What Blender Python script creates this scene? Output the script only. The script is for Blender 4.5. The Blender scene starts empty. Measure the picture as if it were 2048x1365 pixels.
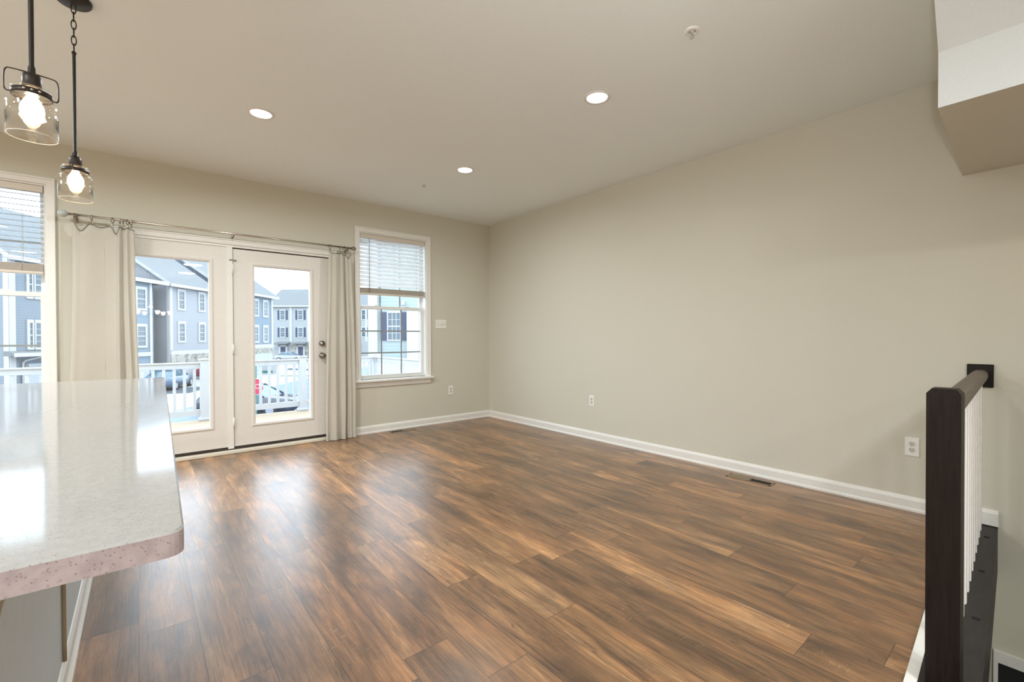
import bpy, bmesh, math, random
from mathutils import Vector, Matrix
random.seed(7)
PI = math.pi
SC = bpy.context.scene
COL = SC.collection

# ------------------------------------------------------------------ camera
YAW, PITCH, ROLL = 0.690495, -0.0093956, -0.0036378
FPX, CAMH = 901.263, 1.14584
cam_d = bpy.data.cameras.new('camera')
cam_d.sensor_width = 36.0
cam_d.sensor_fit = 'HORIZONTAL'
cam_d.lens = FPX / 2048 * 36.0
cam_d.clip_start = 0.02
cam_d.clip_end = 400
cam = bpy.data.objects.new('camera', cam_d)
COL.objects.link(cam)
_F = Vector((math.sin(YAW) * math.cos(PITCH), math.cos(YAW) * math.cos(PITCH), math.sin(PITCH)))
_R0 = Vector((math.cos(YAW), -math.sin(YAW), 0))
_U0 = _R0.cross(_F)
_R = _R0 * math.cos(ROLL) + _U0 * math.sin(ROLL)
_U = -_R0 * math.sin(ROLL) + _U0 * math.cos(ROLL)
m3 = Matrix((( _R.x, _U.x, -_F.x), (_R.y, _U.y, -_F.y), (_R.z, _U.z, -_F.z)))
cam.matrix_world = Matrix.Translation((0, 0, CAMH)) @ m3.to_4x4()
SC.camera = cam

# ------------------------------------------------------------------ colour management, world
SC.view_settings.view_transform = 'Standard'
SC.view_settings.look = 'None'
SC.view_settings.gamma = 1.0
SC.view_settings.use_curve_mapping = False
SC.view_settings.exposure = 0.20
SC.cycles.use_denoising = True
SC.cycles.denoising_prefilter = 'ACCURATE'
SC.cycles.max_bounces = 10
SC.cycles.diffuse_bounces = 6
SC.cycles.glossy_bounces = 5
SC.cycles.transmission_bounces = 8
SC.cycles.transparent_max_bounces = 16
SC.cycles.caustics_reflective = False
SC.cycles.caustics_refractive = False
SC.cycles.sample_clamp_indirect = 6.0

world = bpy.data.worlds.new('overcast_sky')
SC.world = world
world.use_nodes = True
bg = world.node_tree.nodes['Background']
bg.inputs['Color'].default_value = (0.72, 0.865, 1.0, 1)
bg.inputs['Strength'].default_value = 4.8

# ------------------------------------------------------------------ room lighting
def area(name, loc, size, power, color, rot=(0, 0, 0), shape='DISK', spread=PI, sy=None):
    l = bpy.data.lights.new(name, 'AREA')
    l.shape = shape
    l.size = size
    if sy: l.size_y = sy
    l.energy = power
    l.color = color
    l.spread = spread
    o = bpy.data.objects.new(name, l)
    o.location = loc
    o.rotation_euler = rot
    COL.objects.link(o)
    return o

H = 2.74
WARM = (0.94, 0.99, 1.0)
CANS = [(0.678, 3.611), (2.406, 3.606), (2.364, 1.962)]
CAN_W = (23.0, 13.0, 5.0)
# unseen fill lights added on the ceiling behind and left of the camera
FILL_CANS = [(-1.6, 3.6), (-3.0, 3.6), (-1.6, 1.2), (-3.0, 1.2), (-1.6, -1.2), (-3.0, -1.2), (0.9, -1.4), (0.9, -3.0), (-1.0, -3.0)]
FILL_W = 42.0
FLASH_W = 7.0
STAIR_W = 0.8
CHAND_W = 40.0
# the photographer's flash, close beside the lens
area('camera_flash', (0.0, -0.07, 1.28), 0.10, FLASH_W, (0.95, 0.98, 1.0), rot=Vector((0.70, 0.45, 0.50)).to_track_quat('-Z', 'Y').to_euler(), spread=math.radians(96))
# lamp on the landing of the stairwell
area('stair_lamp_light', (3.72, -0.30, 1.80), 0.12, STAIR_W, (1.0, 0.72, 0.45))

# ------------------------------------------------------------------ materials
def srgb(r, g, b):
    f = lambda c: (c / 255 / 12.92) if c / 255 <= 0.04045 else ((c / 255 + 0.055) / 1.055) ** 2.4
    return (f(r), f(g), f(b), 1)

class NT:
    def __init__(s, name):
        s.m = bpy.data.materials.new(name)
        s.m.use_nodes = True
        s.n = s.m.node_tree.nodes
        s.l = s.m.node_tree.links
        s.p = s.n['Principled BSDF']
        s.out = s.n['Material Output']
    def add(s, t, **k):
        nd = s.n.new(t)
        for a, v in k.items():
            setattr(nd, a, v)
        return nd
    def math(s, op, a, b=None, c=None):
        nd = s.add('ShaderNodeMath', operation=op)
        for i, v in enumerate((a, b, c)):
            if v is None: continue
            if isinstance(v, (int, float)): nd.inputs[i].default_value = v
            else: s.l.new(v, nd.inputs[i])
        return nd.outputs[0]
    def mix(s, fac, a, b, blend='MIX'):
        nd = s.add('ShaderNodeMix', data_type='RGBA', blend_type=blend)
        for i, v in ((0, fac), (6, a), (7, b)):
            if isinstance(v, (int, float)): nd.inputs[i].default_value = v
            elif isinstance(v, tuple): nd.inputs[i].default_value = v
            else: s.l.new(v, nd.inputs[i])
        return nd.outputs[2]
    def ramp(s, fac, stops):
        nd = s.add('ShaderNodeValToRGB')
        cr = nd.color_ramp
        while len(cr.elements) < len(stops): cr.elements.new(0.5)
        for e, (p, c) in zip(cr.elements, stops):
            e.position = p
            e.color = c
        s.l.new(fac, nd.inputs[0])
        return nd.outputs[0]
    def noise(s, vec, scale, detail=2.0, rough=0.5, dist=0.0):
        nd = s.add('ShaderNodeTexNoise')
        nd.inputs['Scale'].default_value = scale
        nd.inputs['Detail'].default_value = detail
        nd.inputs['Roughness'].default_value = rough
        nd.inputs['Distortion'].default_value = dist
        if vec is not None: s.l.new(vec, nd.inputs['Vector'])
        return nd.outputs[0]
    def coords(s, kind='Object'):
        return s.add('ShaderNodeTexCoord').outputs[kind]
    def scaled(s, vec, sc):
        nd = s.add('ShaderNodeMapping')
        nd.inputs['Scale'].default_value = sc
        s.l.new(vec, nd.inputs['Vector'])
        return nd.outputs[0]
    def bump(s, h, strength, dist=0.01):
        nd = s.add('ShaderNodeBump')
        nd.inputs['Strength'].default_value = strength
        nd.inputs['Distance'].default_value = dist
        s.l.new(h, nd.inputs['Height'])
        s.l.new(nd.outputs[0], s.p.inputs['Normal'])

def simple(name, col, rough=0.6, metal=0.0, spec=0.5, noise=0.0, nscale=20.0, bump=0.0, coords='Object'):
    t = NT(name)
    t.p.inputs['Roughness'].default_value = rough
    t.p.inputs['Metallic'].default_value = metal
    t.p.inputs['Specular IOR Level'].default_value = spec
    n = t.noise(t.coords(coords), nscale, 3.0)
    d = noise if noise else 0.02
    a = tuple(c * (1 - d) for c in col[:3]) + (1,)
    b = tuple(min(1, c * (1 + d)) for c in col[:3]) + (1,)
    t.l.new(t.ramp(n, [(0.3, a), (0.7, b)]), t.p.inputs['Base Color'])
    if bump: t.bump(n, bump, 0.002)
    return t.m

M = {}
M['wall'] = simple('beige_wall_paint', (0.635, 0.615, 0.53, 1), 0.75, spec=0.25, nscale=180, bump=0.06)
M['ceiling'] = simple('beige_ceiling_paint', (0.84, 0.885, 0.88, 1), 0.9, spec=0.1, nscale=120, bump=0.05)
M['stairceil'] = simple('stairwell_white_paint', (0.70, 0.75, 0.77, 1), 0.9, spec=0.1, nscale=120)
M['trim'] = simple('white_trim_paint', (0.80, 0.79, 0.76, 1), 0.35, nscale=60)
M['door'] = simple('white_door_paint', (0.74, 0.71, 0.67, 1), 0.4, nscale=60)
M['vinyl'] = simple('white_vinyl_frame', (0.78, 0.79, 0.77, 1), 0.35)
M['grid'] = simple('grey_window_grid', (0.30, 0.32, 0.31, 1), 0.5)
M['plate'] = simple('white_plastic_plate', (0.84, 0.83, 0.79, 1), 0.3)
M['slot'] = simple('dark_slot', (0.03, 0.03, 0.03, 1), 0.7)
M['greyslot'] = simple('grey_plastic_face', (0.62, 0.61, 0.58, 1), 0.4)
M['blackmetal'] = simple('oil_rubbed_dark_metal', (0.045, 0.038, 0.035, 1), 0.45, metal=0.7)
M['nickel'] = simple('brushed_nickel', (0.62, 0.57, 0.50, 1), 0.25, metal=1.0)
M['knobmetal'] = simple('satin_nickel_knob', (0.33, 0.29, 0.25, 1), 0.25, metal=1.0)
M['darknickel'] = simple('tarnished_nickel_ring', (0.26, 0.22, 0.17, 1), 0.35, metal=0.9)
M['weather'] = simple('dark_weatherstrip', (0.035, 0.025, 0.018, 1), 0.8)
M['thresh'] = simple('cream_threshold', (0.72, 0.67, 0.57, 1), 0.5)
M['blind'] = None
M['regbrown'] = simple('tan_metal_register', (0.26, 0.19, 0.12, 1), 0.45, metal=0.2)
M['regtan'] = simple('olive_tan_damper', (0.22, 0.18, 0.11, 1), 0.5)
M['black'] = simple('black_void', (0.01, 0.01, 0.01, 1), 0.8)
M['panel'] = simple('island_white_panel', (0.58, 0.65, 0.69, 1), 0.5)
M['cord'] = simple('tan_cord_jacket', (0.30, 0.22, 0.13, 1), 0.6)
M['corbel'] = simple('corbel_painted_wood', (0.42, 0.38, 0.30, 1), 0.6)
M['bal'] = simple('white_baluster_paint', (0.80, 0.78, 0.76, 1), 0.4)
M['fin'] = None

def wood_dark(name, c1, c2, scale, rough, spec=0.5):
    t = NT(name)
    v = t.scaled(t.coords('Object'), scale)
    n = t.noise(v, 6.0, 6.0, 0.6, 0.4)
    t.l.new(t.ramp(n, [(0.3, c1), (0.7, c2)]), t.p.inputs['Base Color'])
    t.p.inputs['Roughness'].default_value = rough
    t.p.inputs['Specular IOR Level'].default_value = spec
    t.bump(n, 0.15, 0.002)
    return t.m
M['newel'] = wood_dark('espresso_stained_wood', (0.004, 0.003, 0.0025, 1), (0.015, 0.008, 0.006, 1), (22, 22, 1.2), 0.45, 0.25)
M['rail'] = wood_dark('espresso_rail_wood', (0.06, 0.045, 0.035, 1), (0.14, 0.11, 0.085, 1), (1.5, 30, 30), 0.45, 0.6)
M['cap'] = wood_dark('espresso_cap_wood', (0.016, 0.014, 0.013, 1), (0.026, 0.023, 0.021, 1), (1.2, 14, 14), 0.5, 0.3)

# floor planks: run along Y, 0.18 wide, 1.22 long, staggered
def floor_mat():
    t = NT('rustic_plank_floor')
    co = t.coords('Object')
    sp = t.add('ShaderNodeSeparateXYZ'); t.l.new(co, sp.inputs[0])
    W, L = 0.181, 1.22
    xs = t.math('DIVIDE', t.math('SUBTRACT', sp.outputs[0], 0.169), W)
    row = t.math('FLOOR', xs)
    fx = t.math('SUBTRACT', xs, row)
    wn = t.add('ShaderNodeTexWhiteNoise', noise_dimensions='1D'); t.l.new(row, wn.inputs['W'])
    ys = t.math('ADD', t.math('DIVIDE', sp.outputs[1], L), wn.outputs['Value'])
    pl = t.math('FLOOR', ys)
    fy = t.math('SUBTRACT', ys, pl)
    wn2 = t.add('ShaderNodeTexWhiteNoise', noise_dimensions='2D')
    cb = t.add('ShaderNodeCombineXYZ'); t.l.new(row, cb.inputs[0]); t.l.new(pl, cb.inputs[1])
    t.l.new(cb.outputs[0], wn2.inputs['Vector'])
    rnd = wn2.outputs['Value']
    # per plank shifted coordinates
    off = t.add('ShaderNodeVectorMath', operation='SCALE'); t.l.new(wn2.outputs['Color'], off.inputs[0]); off.inputs['Scale'].default_value = 37.0
    ad = t.add('ShaderNodeVectorMath', operation='ADD'); t.l.new(co, ad.inputs[0]); t.l.new(off.outputs[0], ad.inputs[1])
    pc = ad.outputs[0]
    broad = t.noise(t.scaled(pc, (3.0, 0.5, 1)), 1.9, 5.0, 0.62, 0.9)
    mid = t.noise(t.scaled(pc, (10.0, 0.75, 1)), 2.2, 6.0, 0.7, 1.3)
    blot = t.noise(t.scaled(pc, (2.6, 1.1, 1)), 2.4, 5.0, 0.65, 0.6)
    fine = t.noise(t.scaled(pc, (120.0, 2.5, 1)), 2.0, 4.0, 0.6, 0.2)
    saw = t.noise(t.scaled(pc, (12.0, 60.0, 1)), 2.0, 3.0, 0.6, 0.4)
    c = t.ramp(broad, [(0.26, (0.100, 0.055, 0.031, 1)), (0.44, (0.195, 0.106, 0.052, 1)), (0.58, (0.295, 0.162, 0.077, 1)), (0.76, (0.48, 0.29, 0.145, 1))])
    c = t.mix(1.0, c, t.ramp(blot, [(0.34, (0.66, 0.70, 0.78, 1)), (0.52, (1.0, 1.0, 1.0, 1)), (0.70, (1.16, 1.08, 1.0, 1))]), 'MULTIPLY')
    c = t.mix(0.6, c, t.ramp(mid, [(0.34, (0.24, 0.24, 0.26, 1)), (0.5, (0.50, 0.50, 0.50, 1)), (0.66, (0.86, 0.80, 0.70, 1))]), 'OVERLAY')
    c = t.mix(0.7, c, t.ramp(fine, [(0.30, (0.25, 0.24, 0.23, 1)), (0.52, (0.52, 0.52, 0.52, 1)), (0.75, (0.72, 0.70, 0.66, 1))]), 'OVERLAY')
    # dark cracks and knots
    vor = t.add('ShaderNodeTexNoise'); vor.inputs['Scale'].default_value = 2.6; vor.inputs['Detail'].default_value = 6; vor.inputs['Distortion'].default_value = 1.6
    t.l.new(t.scaled(pc, (7.5, 0.8, 1)), vor.inputs['Vector'])
    crack = t.math('ABSOLUTE', t.math('SUBTRACT', vor.outputs[0], 0.40))
    crm = t.ramp(crack, [(0.0, (1, 1, 1, 1)), (0.016, (0, 0, 0, 1))])
    crn = t.math('MULTIPLY', crm, t.ramp(t.noise(t.scaled(pc, (3, 0.8, 1)), 2.3, 2.0), [(0.52, (0, 0, 0, 1)), (0.62, (0.75, 0.75, 0.75, 1))]))
    c = t.mix(crn, c, (0.035, 0.02, 0.014, 1))
    # pale worn scratches across some planks
    sc_ = t.math('MULTIPLY', t.ramp(saw, [(0.60, (0, 0, 0, 1)), (0.70, (1, 1, 1, 1))]), t.ramp(t.noise(t.scaled(pc, (3.0, 1.2, 1)), 1.7, 2.0), [(0.56, (0, 0, 0, 1)), (0.68, (0.45, 0.45, 0.45, 1))]))
    c = t.mix(sc_, c, (0.52, 0.38, 0.24, 1))
    # plank tone
    tone = t.ramp(rnd, [(0.0, (0.76, 0.74, 0.74, 1)), (0.5, (1.0, 0.98, 0.96, 1)), (1.0, (1.22, 1.12, 1.02, 1))])
    c = t.mix(1.0, c, tone, 'MULTIPLY')
    # seams
    ex = t.math('MINIMUM', fx, t.math('SUBTRACT', 1.0, fx))
    ey = t.math('MINIMUM', fy, t.math('SUBTRACT', 1.0, fy))
    sx = t.math('LESS_THAN', ex, 0.0075)
    sy = t.math('LESS_THAN', ey, 0.0012)
    seam = t.math('MAXIMUM', sx, sy)
    c = t.mix(t.math('MULTIPLY', seam, 0.7), c, (0.035, 0.022, 0.016, 1))
    t.l.new(c, t.p.inputs['Base Color'])
    rr = t.ramp(mid, [(0.3, (0.30, 0.30, 0.30, 1)), (0.7, (0.40, 0.40, 0.40, 1))])
    t.l.new(rr, t.p.inputs['Roughness'])
    t.p.inputs['Specular IOR Level'].default_value = 0.5
    t.p.inputs['Coat Weight'].default_value = 0.42
    t.p.inputs['Coat Roughness'].default_value = 0.30
    h = t.math('SUBTRACT', t.math('ADD', t.math('MULTIPLY', fine, 0.5), t.math('MULTIPLY', mid, 0.6)), t.math('MULTIPLY', seam, 1.5))
    t.bump(h, 0.22, 0.0025)
    return t.m
M['floor'] = floor_mat()

def quartz():
    t = NT('speckled_quartz')
    co = t.coords('Object')
    v = t.add('ShaderNodeTexVoronoi'); v.inputs['Scale'].default_value = 400.0; t.l.new(co, v.inputs['Vector'])
    sel = t.ramp(v.outputs['Color'], [(0.0, (0, 0, 0, 1)), (0.72, (0, 0, 0, 1)), (0.80, (1, 1, 1, 1))])
    dot = t.math('MULTIPLY', t.ramp(v.outputs['Distance'], [(0.25, (1, 1, 1, 1)), (0.42, (0, 0, 0, 1))]), sel)
    n = t.noise(co, 90.0, 3.0)
    base = t.ramp(n, [(0.35, (0.335, 0.335, 0.33, 1)), (0.65, (0.365, 0.365, 0.36, 1))])
    c = t.mix(t.math('MULTIPLY', dot, 0.8), base, (0.20, 0.17, 0.14, 1))
    t.l.new(c, t.p.inputs['Base Color'])
    t.p.inputs['Roughness'].default_value = 0.082
    t.p.inputs['Specular IOR Level'].default_value = 0.3
    return t.m
M['quartz'] = quartz()
def quartz_edge():
    t = NT('quartz_cut_edge')
    co = t.coords('Object')
    v = t.add('ShaderNodeTexVoronoi'); v.inputs['Scale'].default_value = 330.0; t.l.new(co, v.inputs['Vector'])
    sel = t.ramp(v.outputs['Color'], [(0.0, (0, 0, 0, 1)), (0.66, (0, 0, 0, 1)), (0.8, (1, 1, 1, 1))])
    dot = t.math('MULTIPLY', t.ramp(v.outputs['Distance'], [(0.25, (1, 1, 1, 1)), (0.45, (0, 0, 0, 1))]), sel)
    n = t.noise(co, 60.0, 3.0)
    base = t.ramp(n, [(0.35, (0.32, 0.27, 0.285, 1)), (0.65, (0.39, 0.34, 0.35, 1))])
    c = t.mix(t.math('MULTIPLY', dot, 0.6), base, (0.17, 0.11, 0.10, 1))
    t.l.new(c, t.p.inputs['Base Color'])
    t.p.inputs['Roughness'].default_value = 0.25
    return t.m
M['quartz_edge'] = quartz_edge()

def pane_mat(name, tint=(1, 1, 1, 1), boost=1.0):
    t = NT(name)
    t.n.remove(t.p)
    tr = t.add('ShaderNodeBsdfTransparent'); tr.inputs[0].default_value = tint
    gl = t.add('ShaderNodeBsdfGlossy'); gl.inputs['Roughness'].default_value = 0.0
    gl.inputs['Color'].default_value = (1, 1, 1, 1)
    lw = t.add('ShaderNodeLayerWeight'); lw.inputs['Blend'].default_value = 0.5
    f = t.math('MINIMUM', t.math('MULTIPLY', t.math('ADD', t.math('MULTIPLY', t.math('POWER', lw.outputs['Facing'], 5.0), 0.96), 0.04), boost), 1.0)
    mx = t.add('ShaderNodeMixShader')
    t.l.new(f, mx.inputs[0]); t.l.new(tr.outputs[0], mx.inputs[1]); t.l.new(gl.outputs[0], mx.inputs[2])
    t.l.new(mx.outputs[0], t.out.inputs[0])
    return t.m
M['pane'] = pane_mat('clear_window_glass', (0.985, 0.995, 1, 1))
M['jar'] = pane_mat('clear_seeded_jar_glass', (0.97, 0.96, 0.94, 1), 1.6)

def translucent(name, col, tcol, fac, rough=0.8):
    t = NT(name)
    n = t.noise(t.scaled(t.coords('Object'), (60, 60, 4)), 8.0, 3.0)
    a = tuple(c * 0.93 for c in col[:3]) + (1,)
    cc = t.ramp(n, [(0.35, a), (0.65, col)])
    t.l.new(cc, t.p.inputs['Base Color'])
    t.p.inputs['Roughness'].default_value = rough
    t.p.inputs['Specular IOR Level'].default_value = 0.15
    tl = t.add('ShaderNodeBsdfTranslucent'); tl.inputs[0].default_value = tcol
    mx = t.add('ShaderNodeMixShader'); mx.inputs[0].default_value = fac
    t.l.new(t.p.outputs[0], mx.inputs[1]); t.l.new(tl.outputs[0], mx.inputs[2])
    t.l.new(mx.outputs[0], t.out.inputs[0])
    return t.m
M['curtain'] = translucent('cream_linen', (0.70, 0.67, 0.60, 1), (0.82, 0.78, 0.68, 1), 0.28)
M['blind'] = translucent('white_slat_plastic', (0.93, 0.94, 0.94, 1), (0.95, 0.97, 1.0, 1), 0.38, 0.5)
M['blindshaded'] = simple('shaded_slat_plastic', (0.42, 0.45, 0.47, 1), 0.5)  # white slats greyed to stand for their shaded undersides
M['blindrail'] = simple('shaded_blind_rail', (0.66, 0.60, 0.52, 1), 0.5)  # beige tone of rails and stacked slats stands for backlit shade
M['fin'] = simple('frosted_glass_finial', (0.50, 0.55, 0.54, 1), 0.2)

def emit(name, col, s):
    t = NT(name)
    t.p.inputs['Base Color'].default_value = (0.9, 0.9, 0.9, 1)
    t.p.inputs['Emission Color'].default_value = col
    t.p.inputs['Emission Strength'].default_value = s
    return t.m
M['lens'] = emit('glowing_downlight_lens', (1.0, 0.93, 0.82, 1), 6.0)
M['bulb'] = emit('glowing_bulb_glass', (1.0, 0.76, 0.46, 1), 38.0)
M['shade'] = emit('glowing_chandelier_shade', (1.0, 0.90, 0.78, 1), 14.0)

# exterior materials
def siding(name, col, pitch=0.16):
    t = NT(name)
    co = t.coords('Object')
    sp = t.add('ShaderNodeSeparateXYZ'); t.l.new(co, sp.inputs[0])
    fz = t.math('FRACT', t.math('DIVIDE', sp.outputs[2], pitch))
    ln = t.ramp(fz, [(0.0, tuple(c * 0.62 for c in col[:3]) + (1,)), (0.16, tuple(c * 0.95 for c in col[:3]) + (1,)), (1.0, col)])
    t.l.new(ln, t.p.inputs['Base Color'])
    t.p.inputs['Roughness'].default_value = 0.6
    return t.m
M['sid_slate'] = siding('slate_blue_siding', (0.153, 0.177, 0.202, 1))
M['sid_blue'] = siding('bright_blue_siding', (0.146, 0.189, 0.230, 1))
M['sid_grey'] = siding('pale_grey_siding', (0.247, 0.253, 0.269, 1))
M['sid_pale'] = siding('pale_ice_siding', (0.273, 0.281, 0.284, 1))
M['sid_sage'] = siding('pale_sage_siding', (0.264, 0.310, 0.310, 1), 0.19)
M['roof'] = simple('grey_shingle_roof', (0.132, 0.137, 0.138, 1), 0.9, noise=0.12, nscale=5.0)
M['xtrim'] = simple('exterior_white_trim', (0.37, 0.365, 0.365, 1), 0.5)
M['railw'] = simple('white_vinyl_railing', (0.46, 0.47, 0.49, 1), 0.4)
M['xglass'] = simple('dark_house_window', (0.066, 0.092, 0.112, 1), 0.15)
M['shutter'] = simple('navy_shutter', (0.033, 0.043, 0.079, 1), 0.6)
M['garage'] = simple('white_garage_door', (0.330, 0.343, 0.356, 1), 0.5)
def stone():
    t = NT('fieldstone_veneer')
    v = t.add('ShaderNodeTexVoronoi'); v.inputs['Scale'].default_value = 3.2; t.l.new(t.coords('Object'), v.inputs['Vector'])
    t.l.new(t.ramp(v.outputs['Color'], [(0.1, (0.132, 0.125, 0.112, 1)), (0.5, (0.264, 0.244, 0.211, 1)), (0.9, (0.330, 0.317, 0.284, 1))]), t.p.inputs['Base Color'])
    t.p.inputs['Roughness'].default_value = 0.9
    return t.m
M['stone'] = stone()
M['concrete'] = simple('pale_concrete_paving', (0.33, 0.32, 0.31, 1), 0.9, noise=0.08, nscale=0.6)
M['asphalt'] = simple('blue_grey_asphalt', (0.147, 0.189, 0.252, 1), 0.95, noise=0.08, nscale=1.0)
M['darkground'] = simple('dark_ground', (0.042, 0.056, 0.070, 1), 0.95, noise=0.1)
M['grass'] = simple('dry_grass', (0.140, 0.161, 0.084, 1), 0.95, noise=0.2)
M['deck'] = simple('tan_deck_boards', (0.364, 0.280, 0.196, 1), 0.8, noise=0.08, nscale=4)
M['carblack'] = simple('black_car_paint', (0.02, 0.025, 0.04, 1), 0.15, spec=0.8)
M['carwhite'] = simple('white_car_paint', (0.330, 0.337, 0.363, 1), 0.2)
M['cargrey'] = simple('grey_blue_car_paint', (0.106, 0.145, 0.198, 1), 0.2)
M['carred'] = simple('red_car_paint', (0.30, 0.02, 0.05, 1), 0.2)
M['carglass'] = simple('car_window_glass', (0.03, 0.08, 0.11, 1), 0.08, spec=0.8)
M['tyre'] = simple('tyre_rubber', (0.02, 0.02, 0.02, 1), 0.8)
M['alloy'] = simple('alloy_wheel', (0.4, 0.4, 0.42, 1), 0.3, metal=0.8)
M['stopred'] = simple('stop_sign_red', (0.409, 0.013, 0.040, 1), 0.5)
M['signwhite'] = simple('sign_white', (0.396, 0.396, 0.396, 1), 0.5)
M['teal'] = simple('sign_teal', (0.013, 0.165, 0.165, 1), 0.6)
M['darkgreen'] = simple('post_green', (0.05, 0.18, 0.16, 1), 0.6)

# ------------------------------------------------------------------ mesh helpers
def tag(o, label=None, cat=None, group=None, kind=None):
    if label: o['label'] = label
    if cat: o['category'] = cat
    if group: o['group'] = group
    if kind: o['kind'] = kind
    return o

def empty(name, loc, label=None, cat=None, group=None, rz=0.0, kind=None):
    o = bpy.data.objects.new(name, None)
    o.empty_display_size = 0.1
    o.location = loc
    o.rotation_euler = (0, 0, rz)
    COL.objects.link(o)
    return tag(o, label, cat, group, kind)

class MB:
    """collects shapes in one bmesh; build() links one mesh object"""
    def __init__(s):
        s.bm = bmesh.new()
        s.mats = []
        s.mi = 0
    def use(s, m):
        if m not in s.mats: s.mats.append(m)
        s.mi = s.mats.index(m)
        return s
    def _f(s, vs):
        try:
            f = s.bm.faces.new(vs)
            f.material_index = s.mi
            return f
        except ValueError:
            return None
    def hexa(s, pts, bev=0.0, seg=2):
        v = [s.bm.verts.new(p) for p in pts]
        fs = []
        for q in ((0, 3, 2, 1), (4, 5, 6, 7), (0, 1, 5, 4), (1, 2, 6, 5), (2, 3, 7, 6), (3, 0, 4, 7)):
            fs.append(s._f([v[i] for i in q]))
        if bev > 0:
            es = list({e for f in fs for e in f.edges})
            r = bmesh.ops.bevel(s.bm, geom=es, offset=bev, segments=seg, affect='EDGES', profile=0.5)
            for f in r['faces']: f.material_index = s.mi
        return s
    def box(s, x0, x1, y0, y1, z0, z1, bev=0.0, seg=2):
        x0, x1 = min(x0, x1), max(x0, x1); y0, y1 = min(y0, y1), max(y0, y1); z0, z1 = min(z0, z1), max(z0, z1)
        return s.hexa([(x0, y0, z0), (x1, y0, z0), (x1, y1, z0), (x0, y1, z0), (x0, y0, z1), (x1, y0, z1), (x1, y1, z1), (x0, y1, z1)], bev, seg)
    def prism(s, poly, z0, z1):
        lo = [s.bm.verts.new((x, y, z0)) for x, y in poly]
        hi = [s.bm.verts.new((x, y, z1)) for x, y in poly]
        n = len(poly)
        s._f(lo[::-1]); s._f(hi)
        for i in range(n): s._f([lo[i], lo[(i + 1) % n], hi[(i + 1) % n], hi[i]])
        return s
    def extr(s, poly, o, u, v, w, t):
        """polygon (a,b) in plane o+a*u+b*v, extruded t along w"""
        o, u, v, w = Vector(o), Vector(u), Vector(v), Vector(w)
        lo = [s.bm.verts.new(o + u * a + v * b) for a, b in poly]
        hi = [s.bm.verts.new(o + u * a + v * b + w * t) for a, b in poly]
        n = len(poly)
        s._f(lo[::-1]); s._f(hi)
        for i in range(n): s._f([lo[i], lo[(i + 1) % n], hi[(i + 1) % n], hi[i]])
        return s
    def tube(s, pts, r, seg=10, closed=False):
        pts = [Vector(p) for p in pts]
        n = len(pts)
        rings = []
        up = None
        for i, p in enumerate(pts):
            if closed: d = pts[(i + 1) % n] - pts[i - 1]
            else: d = pts[min(i + 1, n - 1)] - pts[max(i - 1, 0)]
            d.normalize()
            if up is None:
                up = Vector((0, 0, 1)) if abs(d.z) < 0.9 else Vector((1, 0, 0))
            a = d.cross(up)
            if a.length < 1e-6: a = d.orthogonal()
            a.normalize()
            b = d.cross(a); up = -b
            rr = r[i] if isinstance(r, (list, tuple)) else r
            rings.append([s.bm.verts.new(p + (a * math.cos(2 * PI * k / seg) + b * math.sin(2 * PI * k / seg)) * rr) for k in range(seg)])
        m = n if closed else n - 1
        for i in range(m):
            A, B = rings[i], rings[(i + 1) % n]
            for k in range(seg):
                f = s._f([A[k], A[(k + 1) % seg], B[(k + 1) % seg], B[k]])
                if f: f.smooth = True
        if not closed:
            s._f(rings[0][::-1]); s._f(rings[-1])
        return s
    def lathe(s, prof, c=(0, 0, 0), seg=24, axis='Z', cap=True):
        """prof: list of (r, h) revolved about axis through c"""
        c = Vector(c)
        rings = []
        for r, h in prof:
            ring = []
            for k in range(seg):
                a = 2 * PI * k / seg
                x, y = r * math.cos(a), r * math.sin(a)
                if axis == 'Z': p = (x, y, h)
                elif axis == 'Y': p = (x, h, y)
                else: p = (h, x, y)
                ring.append(s.bm.verts.new(c + Vector(p)))
            rings.append(ring)
        for i in range(len(rings) - 1):
            A, B = rings[i], rings[i + 1]
            for k in range(seg):
                f = s._f([A[k], A[(k + 1) % seg], B[(k + 1) % seg], B[k]])
                if f: f.smooth = True
        if cap:
            s._f(rings[0][::-1]); s._f(rings[-1])
        return s
    def frame(s, x0, x1, z0, z1, prof, open_bottom=False):
        """mitred picture frame around the opening; prof: (outward offset, y)"""
        n = len(prof)
        cs = [(x0, z0, -1, -1), (x0, z1, -1, 1), (x1, z1, 1, 1), (x1, z0, 1, -1)]
        rings = []
        for x, z, sx, sz in cs:
            if open_bottom and sz < 0: sz = 0
            rings.append([s.bm.verts.new((x + sx * u, y, z + sz * u)) for u, y in prof])
        m = 3 if open_bottom else 4
        for i in range(m):
            A, B = rings[i], rings[(i + 1) % 4]
            for k in range(n): s._f([A[k], A[(k + 1) % n], B[(k + 1) % n], B[k]])
        if open_bottom:
            s._f(rings[0]); s._f(rings[3][::-1])
        return s
    def build(s, name, mat=None, parent=None, loc=None):
        bmesh.ops.recalc_face_normals(s.bm, faces=s.bm.faces)
        me = bpy.data.meshes.new(name)
        s.bm.to_mesh(me); s.bm.free()
        ms = s.mats if s.mats else [mat]
        for m in ms: me.materials.append(m)
        o = bpy.data.objects.new(name, me)
        if loc: o.location = loc
        if parent is not None: o.parent = parent
        COL.objects.link(o)
        return o

def struct(o):
    o['kind'] = 'structure'
    return o

def copy_tree(o, parent=None):
    c = o.copy(); COL.objects.link(c)
    if parent is not None: c.parent = parent
    for ch in [x for x in list(bpy.data.objects) if x.parent == o]:
        copy_tree(ch, c)
    return c

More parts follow.
